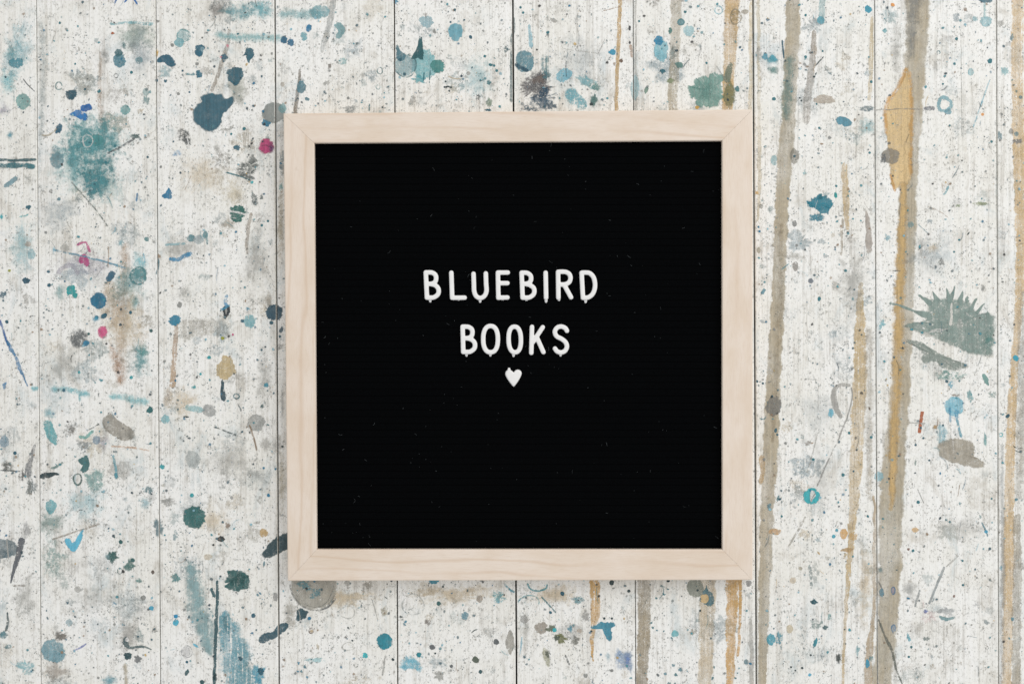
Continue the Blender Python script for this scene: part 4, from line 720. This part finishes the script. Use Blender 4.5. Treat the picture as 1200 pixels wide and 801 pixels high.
R([(1150, 611), (1154, 619), (1158, 629)], 2, 'steel', 'k', wear=.3); D((90, 156, 200), (1155.5, 622.5, 2)); R([(1148, 602), (1150, 608)], 4, (150, 164, 166), 'k'); D('teal', (1128, 656.5, 1.4), (1128.5, 685, 1.6), (1109, 608.5, 1.6), (1113, 611, 1.5), (1070, 645, 1.7), (1068, 757.5, 1.5), (1065, 769, 1.5), (916, 604.5, 1.6), (1017, 604.5, 1.6)); B(1064.5, 746, 2.4, 5, (130, 176, 196), 'k', rot=-20); B(1085, 748, 4, 3, (126, 140, 138), 'k'); B(1155.5, 728, 6, 3, (158, 170, 172), 'k', rot=30); B(1092, 780, 3, 4, (190, 178, 160), 'k'); B(1186.5, 725, 2, 2.6, 'steel'); SCR([(1133, 744), (1146, 747)], 'pgray', 1.4); B(1110, 622, 14, 12, (206, 208, 202), 'k', wear=.5); B(1092, 769, 2, 2.6, 'pgray', 'k'); D((140, 110, 100), (1064.5, 643, 1.6), (1118, 698, 1.2, 1.6)); B(1172.5, 665, 2, 3, (130, 166, 190), 'k')
# the strip left of the letter board
B(296, 186, 5, 6, (130, 134, 130), 'k'); B(307, 231, 3, 3.4, (110, 118, 116), 'k', op=.9); B(299, 238, 3, 3, (104, 116, 116), 'k'); D('teal', (307, 264, 1.6), (314, 259, 1.5)); B(330, 190, 4, 14, (160, 170, 172), 'k', wear=.5); B(329, 220, 3, 5, 'tealw', 'k', op=.6)
B(321.5, 366, 11, 10, (58, 74, 100), 'b', rough=.16, wear=.16); B(330, 386, 3.6, 4.4, (70, 84, 110), 'k', wear=.3); D('navy', (318, 378, 2.2), (328, 394, 1.5)); B(316, 350, 6, 9, (180, 172, 158), 'w', op=.8)
B(312, 451, 3.2, 2.6, (84, 138, 166)); B(308, 476, 2.6, 3, (60, 84, 90), 'k'); SCR([(278, 472), (283, 482)], 'dgray', 2.4); R([(311, 497), (316, 498)], 2, 'teal'); D('blue', (314.5, 580, 2), (323, 549, 1.4), (309, 548, 1.4)); D('dark', (331, 523, 1.5)); B(329, 406, 4, 4, 'gray', 'k'); B(304, 585, 4, 5, 'lgray', 'k'); B(331, 470, 3, 40, (170, 172, 170), 'w', op=.5); B(302, 612, 5, 3, 'lgray', 'k')

# ------------------------------------------------------------------ build the marks as paint lying on the planks
LAYER0, DZ = 0.00006, 0.00002
def edge_plane(i, left):
    """point and inward normal of a plank's left / right top edge, in pixels"""
    if left:
        a = (seam_x(i, 0) + GAP[i] + .3, 0); b_ = (seam_x(i, 801) + GAP[i] + .3, 801); s_ = 1
    else:
        a = (seam_x(i + 1, 0) - GAP[i + 1] - .3, 0); b_ = (seam_x(i + 1, 801) - GAP[i + 1] - .3, 801); s_ = -1
    dx, dy = b_[0] - a[0], b_[1] - a[1]
    l = math.hypot(dx, dy)
    return Vector((a[0], a[1], 0)), Vector((dy / l * s_, -dx / l * s_, 0))

def link_paint(name, verts, edges, ins, cols, pars, faces, parent, zs):
    me = bpy.data.meshes.new(name)
    me.from_pydata([W(v[0], v[1])[:2] + (z,) for v, z in zip(verts, zs)], [], faces)
    a = me.attributes.new('inset', 'FLOAT', 'POINT'); a.data.foreach_set('value', ins)
    for an, ty, data, key in (('edge', 'FLOAT', edges, 'value'), ):
        a = me.attributes.new(an, ty, 'POINT'); a.data.foreach_set(key, edges)
    a = me.attributes.new('tint', 'FLOAT_COLOR', 'POINT'); a.data.foreach_set('color', [q for c_ in cols for q in c_])
    a = me.attributes.new('par', 'FLOAT_COLOR', 'POINT'); a.data.foreach_set('color', [q for c_ in pars for q in c_])
    me.materials.append(M_PAINT)
    me.update()
    o = bpy.data.objects.new(name, me)
    C.objects.link(o)
    o.parent = parent
    return o

def clip_to_plank(v, e, d, c, p, f, i):
    bm = bmesh.new()
    le = bm.verts.layers.float.new('e'); ld_ = bm.verts.layers.float.new('d'); ln = bm.verts.layers.float.new('n')
    lc = bm.verts.layers.float_color.new('c'); lp = bm.verts.layers.float_color.new('p')
    bv = []
    for k in range(len(v)):
        q = bm.verts.new((v[k][0], v[k][1], 0)); q[le] = e[k]; q[ld_] = d[k][0]; q[ln] = d[k][1]; q[lc] = c[k]; q[lp] = p[k]; bv.append(q)
    for fc in f:
        try: bm.faces.new([bv[k] for k in fc])
        except ValueError: pass
    for left in (True, False):
        co, no = edge_plane(i, left)
        bmesh.ops.bisect_plane(bm, geom=bm.verts[:] + bm.edges[:] + bm.faces[:], plane_co=co, plane_no=no, clear_inner=True, dist=1e-5)
    bm.verts.index_update()
    r = ([(q.co.x, q.co.y) for q in bm.verts], [q[le] for q in bm.verts], [(q[ld_], q[ln]) for q in bm.verts], [tuple(q[lc]) for q in bm.verts],
         [tuple(q[lp]) for q in bm.verts], [tuple(q.index for q in fc.verts) for fc in bm.faces])
    bm.free()
    return r

def flip_check(v, f):
    """faces looking up (pixel y runs down, so order flips)"""
    out = []
    for fc in f:
        a = 0
        for k in range(len(fc)):
            x0, y0 = v[fc[k]]; x1, y1 = v[fc[(k + 1) % len(fc)]]
            a += x0 * y1 - x1 * y0
        out.append(fc if a < 0 else tuple(reversed(fc)))
    return out

placed = []
for m, name in MARKS:
    xs = [p[0] for p in m.v]; ys = [p[1] for p in m.v]
    bb = (min(xs), min(ys), max(xs), max(ys))
    lay = 0
    for (q, l) in placed:
        if q[0] < bb[2] and q[2] > bb[0] and q[1] < bb[3] and q[3] > bb[1]: lay = max(lay, l + 1)
    placed.append((bb, lay))
    z = LAYER0 + DZ * lay + RNG.uniform(0, DZ * .3)
    for i in range(len(planks)):
        lo_ = min(seam_x(i, bb[1]), seam_x(i, bb[3])); hi_ = max(seam_x(i + 1, bb[1]), seam_x(i + 1, bb[3]))
        if bb[2] < lo_ or bb[0] > hi_: continue
        inside = bb[0] > max(seam_x(i, bb[1]), seam_x(i, bb[3])) + 2 and bb[2] < min(seam_x(i + 1, bb[1]), seam_x(i + 1, bb[3])) - 2
        if inside: v, e, d, c_, p_, f = m.v, m.e, m.d, m.c, m.p, m.f
        else: v, e, d, c_, p_, f = clip_to_plank(m.v, m.e, m.d, m.c, m.p, m.f, i)
        if len(f) < 2: continue
        link_paint(name, v, e, [q[0] for q in d], c_, p_, flip_check(v, f), planks[i], [z + q[1] * 2e-6 + min(w_ * 6e-6, 1.2e-5) for q, w_ in zip(d, e)])

# fine spatter and faint grime: too many and too small to count
SP_COL = [((40, 92, 108), 7), ((34, 66, 80), 6), ((70, 146, 158), 7), ((140, 142, 140), 4), ((140, 186, 200), 4), ((156, 132, 108), 3), ((50, 52, 54), 3), ((116, 130, 132), 4), ((38, 116, 150), 4), ((206, 176, 120), 1)]
SP_C = [lin(c_) for c_, w_ in SP_COL for _ in range(w_)]
GR_C = [lin(c_) for c_ in ((170, 180, 182), (188, 184, 174), (160, 182, 190), (196, 188, 172), (176, 178, 176), (150, 166, 170), (140, 164, 174), (150, 146, 138), (206, 194, 172), (132, 158, 160), (226, 224, 218))]
DENS = [800, 1000, 1000, 900, 900, 900, 1000, 900, 1000, 900]
srng = random.Random(5)
for i, pl in enumerate(planks):
    g = Mark(); zs = []
    k = 0
    while k < 85:
        y = srng.uniform(-60, 860); x = srng.uniform(seam_x(i, y) + 2, seam_x(i + 1, y) - 2)
        r_ = 3 + 22 * srng.random() ** 2
        r_ = min(r_, x - seam_x(i, y) - 1.6, seam_x(i + 1, y) - 1.6 - x)
        if r_ < 2: continue
        ol = blob_outline(x, y, r_ * .9, r_ * srng.uniform(.6, 1.0), 0, .45, srng, 28)
        ol = [(max(seam_x(i, q[1]) + 1.2, min(seam_x(i + 1, q[1]) - 1.2, q[0])), q[1]) for q in ol]
        v, e, f = star_fill(ol, x, y)
        g.add(v, e, flip_check(v, f), srng.choice(GR_C), (srng.uniform(.2, .55) * (.6 if i > 7 else 1.0), srng.choice((.3, .5, .9)), srng.uniform(.38, .6), srng.random() * .8))
        zs += [0.000010 + 0.0000005 * k] * len(v)
        k += 1
    tag(link_paint('grime', g.v, g.e, [q[0] for q in g.d], g.c, g.p, g.f, pl, zs), kind='stuff')
    g = Mark(); zs = []
    for k in range(DENS[i]):
        for _ in range(6):
            y = srng.uniform(-40, 841); x = srng.uniform(seam_x(i, y) + 3, seam_x(i + 1, y) - 3)
            dn = mnoise.noise((x * .018, y * .018, 3.3)) * .9 + mnoise.noise((x * .05, y * .05, 1.1)) * .5 + .5
            if srng.random() < dn: break
        r_ = .45 + 1.6 * srng.random() ** 4
        n = 7
        el = srng.uniform(.6, 1.0); ro = srng.uniform(0, math.pi)
        v = []
        for q in range(n):
            a = 2 * math.pi * q / n
            rr = r_ * srng.uniform(.7, 1.2)
            u_, w_ = rr * math.cos(a), rr * el * math.sin(a)
            v.append((x + u_ * math.cos(ro) - w_ * math.sin(ro), y + u_ * math.sin(ro) + w_ * math.cos(ro)))
        v.append((x, y))
        f = flip_check(v, [(q, (q + 1) % n, n) for q in range(n)])
        g.add(v, [0.02] * n + [1.0], f, srng.choice(SP_C), (srng.uniform(.5, .97), .05, 0.0, 0.0))
        zs += [0.00026 + 0.00008 * k / DENS[i]] * len(v)
    # hairline scuffs
    for k in range(46):
        y = srng.uniform(-20, 821); x = srng.uniform(seam_x(i, y) + 12, seam_x(i + 1, y) - 12)
        a = srng.choice((srng.gauss(math.pi / 2, .25), srng.uniform(0, math.pi)))
        L_ = srng.uniform(4, 22)
        L_ = min(L_, 10 / max(.1, abs(math.cos(a))))
        bend = srng.uniform(-2.5, 2.5)
        P_ = [(x - L_ / 2 * math.cos(a), y - L_ / 2 * math.sin(a)), (x + bend * math.sin(a), y - bend * math.cos(a)), (x + L_ / 2 * math.cos(a), y + L_ / 2 * math.sin(a))]
        v, e, f = ribbon_geo(P_, srng.uniform(.7, 1.5), .4, srng, step=3)
        g.add(v, e, flip_check(v, f), srng.choice(SP_C + [lin((240, 239, 236))] * 10), (srng.uniform(.3, .7), .4, .3, 0))
        zs += [0.00036 + 0.0000005 * k] * len(v)
    tag(link_paint('paint_specks', g.v, g.e, [3.0] * len(g.v), g.c, g.p, g.f, pl, zs), kind='stuff')

# ------------------------------------------------------------------ letter board
ZT, ZF = 0.0118, 0.0078              # top of the frame, face of the felt
OUT = [(332, 133), (882, 128.2), (882, 679.2), (337, 680.2)]
INN = [(368.2, 167.6), (846.3, 164.8), (846.6, 643.4), (371.2, 643.4)]
board = bpy.data.objects.new('letter_board', None)
C.objects.link(board)
board.empty_display_size = .05
tag(board, 'square black felt letter board in a pale maple frame lying on the painted boards', 'letter board')

def rail(k):
    """one mitred rail, built in its own frame with x along the rail"""
    a, b_ = OUT[k], OUT[(k + 1) % 4]
    c_, d = INN[(k + 1) % 4], INN[k]
    T = [Vector(W(p[0], p[1], ZT)) for p in (a, b_, c_, d)]
    cen = sum(T, Vector()) / 4
    ang = math.atan2((T[1] - T[0]).y, (T[1] - T[0]).x)
    Mx = Matrix.Translation((cen.x, cen.y, 0)) @ Matrix.Rotation(ang, 4, 'Z')
    inv = Mx.inverted()
    L = [inv @ Vector((p.x, p.y, 0)) for p in T]
    # leave a hair of a joint at the mitre
    g = 0.00005
    L[0].x += g; L[3].x += g; L[1].x -= g; L[2].x -= g
    bev = 0.0008
    bm = bmesh.new()
    vb = [bm.verts.new((p.x, p.y, 0.0004)) for p in L]
    vt = [bm.verts.new((p.x, p.y, ZT)) for p in L]
    bm.faces.new(vt); bm.faces.new(list(reversed(vb)))
    for q in range(4): bm.faces.new((vb[q], vb[(q + 1) % 4], vt[(q + 1) % 4], vt[q]))
    bmesh.ops.recalc_face_normals(bm, faces=bm.faces)
    ed = [e for e in bm.edges if (e.verts[0].co.z > .01 and e.verts[1].co.z > .01)]
    long_e = [e for e in ed if {e.verts[0], e.verts[1]} in ({vt[0], vt[1]}, {vt[2], vt[3]})]
    mit_e = [e for e in ed if e not in long_e]
    bmesh.ops.bevel(bm, geom=long_e, offset=bev, segments=3, affect='EDGES', profile=.5)
    me = bpy.data.meshes.new('frame_rail'); bm.to_mesh(me); bm.free()
    me.materials.append(M_MAPLE)
    o = bpy.data.objects.new('frame_rail', me); C.objects.link(o)
    o.matrix_world = Mx
    o.parent = board
    return o
for k in range(4): rail(k)

# felt panel: soft ribs with a slot every 8 px
fx0, fx1 = W(362, 0, ZF)[0], W(852, 0, ZF)[0]
def fy(py): return W(0, py, ZF)[1]
prof = []                             # (py, dz)
y = 160.0
while y < 650:
    prof += [(y + .10, -.0004), (y + .22, -.0001), (y + 1.2, -.00003), (y + 4.0, 0.0), (y + 6.8, -.00003), (y + 7.78, -.0001), (y + 7.90, -.0004)]
    y += 8
nxs = 2
verts, faces = [], []
for py, dz in prof:
    verts += [(fx0, fy(py), ZF + dz), (fx1, fy(py), ZF + dz)]
for k in range(len(prof) - 1):
    faces.append((2 * k, 2 * k + 2, 2 * k + 3, 2 * k + 1))
felt = mesh_obj('felt_panel', verts, faces, M_FELT, board, True)
bp = [W(350, 148, .003), W(866, 148, .003), W(866, 664, .003), W(350, 664, .003)]
verts = [p[:2] + (.0012,) for p in bp] + [p[:2] + (ZF - .0022,) for p in bp]
mesh_obj('backing_board', verts, [(3, 2, 1, 0), (4, 5, 6, 7), (0, 1, 5, 4), (1, 2, 6, 5), (2, 3, 7, 6), (3, 0, 4, 7)], M_BACK, board)

# ------------------------------------------------------------------ plastic letters
PXL = S * (H - ZF) / H                # metres per pixel at the felt
HW = 2.72 * PXL                       # half stroke width
HT = 0.0021                           # how far a letter stands off the felt
PROF = [(-1.0, -.12), (-1.0, .45), (-.95, .70), (-.82, .90), (-.5, .99), (0, 1.0), (.5, .99), (.82, .90), (.95, .70), (1.0, .45), (1.0, -.12)]

def stroke(bm, pts, closed=False):
    P = [Vector((p[0], p[1])) for p in pts]
    n = len(P); rings = []
    for i in range(n):
        a = P[(i - 1) % n] if (closed or i > 0) else P[i]
        c_ = P[(i + 1) % n] if (closed or i < n - 1) else P[i]
        t = (c_ - a).normalized(); nn = Vector((-t.y, t.x))
        rings.append([bm.verts.new((P[i].x + nn.x * u * HW, P[i].y + nn.y * u * HW, ZF + HT * h)) for u, h in PROF])
    m = len(PROF)
    def bridge(r0, r1):
        for k in range(m):
            k2 = (k + 1) % m
            bm.faces.new((r0[k], r0[k2], r1[k2], r1[k]))
    for i in range(n if closed else n - 1): bridge(rings[i], rings[(i + 1) % n])
    if not closed:
        for end in (0, n - 1):
            t = (P[1] - P[0]).normalized() * -1 if end == 0 else (P[-1] - P[-2]).normalized()
            bm.faces.new(rings[end] if end else list(reversed(rings[end])))
            # rounded tip: a turned button of the same section
            seg = 16
            rr = [[bm.verts.new((P[end].x + u * HW * math.cos(2 * math.pi * q / seg), P[end].y + u * HW * math.sin(2 * math.pi * q / seg), ZF + HT * h)) for q in range(seg)] for u, h in PROF[6:]]
            top = bm.verts.new((P[end].x, P[end].y, ZF + HT)); bot = bm.verts.new((P[end].x, P[end].y, ZF - .12 * HT))
            for q in range(seg):
                q2 = (q + 1) % seg
                bm.faces.new((top, rr[0][q], rr[0][q2])); bm.faces.new((bot, rr[-1][q2], rr[-1][q]))
                for k in range(len(rr) - 1): bm.faces.new((rr[k][q], rr[k + 1][q], rr[k + 1][q2], rr[k][q2]))

def L5(x, y):                          # five-times enlargement -> place
    return W(480 + x / 5.0, 300 + y / 5.0, ZF + .0018)[:2]
def line(*p): return [L5(*q) for q in p]
def curve(*p, closed=False): return [L5(*q) for q in catmull(list(p), 5, closed)]
def bshape(x0, y0, x1, y1, rt, rb, ym):
    """stem and two bowls"""
    xm = x0 + (x1 - x0) * (ym - y0) / (y1 - y0)
    return [line((x0, y0), (x1, y1)), curve((x0, y0), (x0 + 22, y0), (rt - 22, y0 + 2), (rt - 5, y0 + 14), (rt, (y0 + ym) / 2), (rt - 6, ym - 13), (rt - 24, ym - 2), (xm, ym)),
            curve((rt - 30, ym), (rt - 8, ym + 6), (rb - 5, ym + 22), (rb, (ym + y1) / 2 + 2), (rb - 6, y1 - 18), (rb - 28, y1 - 2), (x1 + 20, y1), (x1, y1))]
def oval(cx, cy, rx, ry, tilt=0):
    out = []
    for q in range(40):
        a = 2 * math.pi * q / 40
        cx_, sy_ = math.cos(a), math.sin(a)
        u = rx * math.copysign(abs(cx_) ** .85, cx_); v = ry * math.copysign(abs(sy_) ** .85, sy_)
        out.append(L5(cx + u + tilt * v, cy + v))
    return out

LET = [
    ('B', bshape(94, 95, 101, 243, 155, 170, 163), [], (120, 260), 'first letter of the word BLUEBIRD'),
    ('L', [line((244, 97), (249, 244)), line((249, 244), (322, 243))], [], (287, 255), 'second letter of the word BLUEBIRD'),
    ('U', [curve((374, 103), (376, 160), (378, 205), (390, 234), (413, 245), (437, 234), (450, 205), (448, 160), (446, 101))], [], (413, 262), 'third letter of the word BLUEBIRD'),
    ('E', [line((517, 96), (520, 244)), line((517, 96), (575, 96)), line((518, 158), (573, 158)), line((520, 243), (573, 242))], [], (545, 254), 'between the U and the second B of BLUEBIRD'),
    ('B', bshape(656, 97, 662, 243, 712, 731, 163), [], (685, 257), 'between the E and the I of BLUEBIRD'),
    ('I', [line((797, 97), (800, 243))], [], (800, 262), 'single straight stroke before the R of BLUEBIRD'),
    ('R', [line((870, 92), (872, 243)), curve((870, 92), (890, 91), (916, 93), (936, 105), (943, 128), (935, 152), (914, 164), (890, 166), (871, 166)), line((905, 166), (946, 241))], [], (876, 252), 'between the I and the D of BLUEBIRD'),
    ('D', [line((1008, 97), (1016, 244)), curve((1008, 97), (1030, 96), (1056, 100), (1077, 122), (1086, 155), (1085, 190), (1072, 222), (1050, 240), (1030, 244), (1016, 244))], [], (1032, 264), 'last letter of the word BLUEBIRD'),
    ('B', bshape(310, 413, 314, 561, 368, 383, 481), [], (333, 578), 'first letter of the word BOOKS'),
    ('O', [], [oval(474, 486, 43, 77, 0)], (473, 577), 'next to the B in the word BOOKS'),
    ('O', [], [oval(616, 488, 36, 75, .02)], (609, 580), 'next to the K in the word BOOKS'),
    ('K', [line((717, 414), (713, 566)), line((780, 416), (752, 459), (722, 504)), line((744, 472), (784, 562))], [], None, 'with its leg beside the S of BOOKS'),
    ('S', [curve((922, 437), (912, 421), (888, 412), (864, 419), (851, 443), (862, 469), (890, 484), (914, 504), (922, 530), (910, 555), (886, 564), (864, 557), (852, 541))], [], (885, 577), 'last letter of the word BOOKS'),
]

def finish_letter(bm, root, peg, pegdir=-1):
    bmesh.ops.recalc_face_normals(bm, faces=bm.faces)
    me = bpy.data.meshes.new('letter_body'); bm.to_mesh(me); bm.free()
    me.materials.append(M_PLASTIC)
    o = bpy.data.objects.new('letter_body', me); C.objects.link(o)
    o.location = -root.location
    o.parent = root
    md = o.modifiers.new('merge', 'REMESH'); md.mode = 'VOXEL'; md.voxel_size = 0.00022; md.use_smooth_shade = True
    sm = o.modifiers.new('soften', 'SMOOTH'); sm.factor = .5; sm.iterations = 4
    if peg:
        x, y_, w_, h_ = peg
        bm = bmesh.new()
        tip = pegdir
        ring = []
        secs = [(0.6, 1.0, .55), (0.1, 1.0, .5), (-.55, .8, .30), (-1.0, .45, .05), (-1.15, .2, -.5)]
        for f_, k, zt in secs:
            r_ = []
            for u, hh in ((-1, -.8), (-1, zt * .7), (-.5, zt), (.5, zt), (1, zt * .7), (1, -.8)):
                r_.append(bm.verts.new((x + u * w_ * k, y_ - tip * f_ * h_, ZF + HT * hh)))
            ring.append(r_)
        for q in range(len(ring) - 1):
            for k in range(6): bm.faces.new((ring[q][k], ring[q][(k + 1) % 6], ring[q + 1][(k + 1) % 6], ring[q + 1][k]))
        bm.faces.new(ring[0]); bm.faces.new(ring[-1])
        bmesh.ops.recalc_face_normals(bm, faces=bm.faces)
        me = bpy.data.meshes.new('peg'); bm.to_mesh(me); bm.free()
        me.materials.append(M_PLASTIC)
        p_ = bpy.data.objects.new('peg', me); C.objects.link(p_)
        p_.location = -root.location
        p_.parent = root

for ch, strokes, loops, peg, where in LET:
    bm = bmesh.new()
    for s_ in strokes: stroke(bm, s_)
    for s_ in loops: stroke(bm, s_, True)
    xs = [v.co.x for v in bm.verts]; ys = [v.co.y for v in bm.verts]
    root = bpy.data.objects.new('plastic_letter', None); C.objects.link(root)
    root.empty_display_size = .01
    root.location = ((min(xs) + max(xs)) / 2, (min(ys) + max(ys)) / 2, ZF)
    tag(root, 'white plastic letter %s, %s' % (ch, where), 'letter', 'white plastic letters pressed into the felt')
    pg = None
    if peg:
        q = L5(*peg)
        flat = ch in 'LE' or (ch == 'B' and 600 < peg[0] < 700)
        pg = (q[0], q[1] + (.4 * PXL), (2.2 if flat else 1.7) * PXL, (1.3 if flat else 2.5) * PXL)
    finish_letter(bm, root, pg)

# heart
def H24(x, y): return W(580 + x / 24.0, 425 + y / 24.0, ZF + .0016)[:2]
ol = catmull([(288, 300), (305, 245), (345, 205), (402, 190), (465, 212), (530, 262), (570, 212), (635, 188), (705, 207), (748, 262), (748, 325), (700, 440), (625, 560), (555, 650), (530, 670), (500, 655), (430, 570), (355, 465), (305, 370)], 16, True)
cx, cy = 525, 380
bm = bmesh.new()
lev = [(1.0, -.12), (1.0, .30), (.965, .55), (.90, .72), (.78, .80), (.5, .83)]
rings = [[bm.verts.new(H24(cx + (x - cx) * k, cy + (y - cy) * k) + (ZF + HT * h,)) for x, y in ol] for k, h in lev]
n = len(ol)
for a, b_ in zip(rings[:-1], rings[1:]):
    for q in range(n): bm.faces.new((a[q], a[(q + 1) % n], b_[(q + 1) % n], b_[q]))
ct = bm.verts.new(H24(cx, cy) + (ZF + HT * .83,)); cb = bm.verts.new(H24(cx, cy) + (ZF - HT * .12,))
for q in range(n):
    bm.faces.new((rings[-1][q], rings[-1][(q + 1) % n], ct)); bm.faces.new((rings[0][(q + 1) % n], rings[0][q], cb))
root = bpy.data.objects.new('plastic_heart', None); C.objects.link(root)
root.empty_display_size = .01
root.location = H24(cx, cy) + (ZF,)
tag(root, 'small white plastic heart under the word BOOKS', 'heart')
q = H24(398, 178)
finish_letter(bm, root, (q[0], q[1] - .2 * PXL, 1.7 * PXL, 1.9 * PXL), 1)

# ------------------------------------------------------------------ lint caught on the felt
lr = random.Random(3)
verts, faces = [], []
for k in range(420):
    px, py = lr.uniform(376, 843), lr.uniform(172, 640)
    if mnoise.noise((px * .02, py * .02, 8)) + .35 < lr.random() * .8: continue
    x, y_, _ = W(px, py, ZF)
    a = lr.uniform(0, math.pi * 2); L_ = (.5 + 4.5 * lr.random() ** 3) * PXL; r_ = lr.uniform(.09, .24) * PXL
    if L_ < 1.2 * PXL: r_ *= 1.3
    segs = 3; base = len(verts); da = lr.uniform(-.6, .6)
    for q in range(segs + 1):
        z = ZF + .00008 + .0002 * math.sin(q / segs * math.pi) * lr.random()
        for (dx, dz) in ((-1, 0), (0, 1), (1, 0), (0, -1)):
            nx, ny = -math.sin(a), math.cos(a)
            verts.append((x + nx * dx * r_, y_ + ny * dx * r_, z + dz * r_))
        x += math.cos(a) * L_ / segs; y_ += math.sin(a) * L_ / segs; a += da
    for q in range(segs):
        for w_ in range(4):
            b0 = base + q * 4
            faces.append((b0 + w_, b0 + (w_ + 1) % 4, b0 + 4 + (w_ + 1) % 4, b0 + 4 + w_))
    faces.append((base, base + 1, base + 2, base + 3)); b0 = base + segs * 4
    faces.append((b0 + 3, b0 + 2, b0 + 1, b0))
lint = mesh_obj('lint', verts, faces, M_LINT)
tag(lint, 'specks and short fibres of pale lint on the black felt', 'lint', kind='stuff')
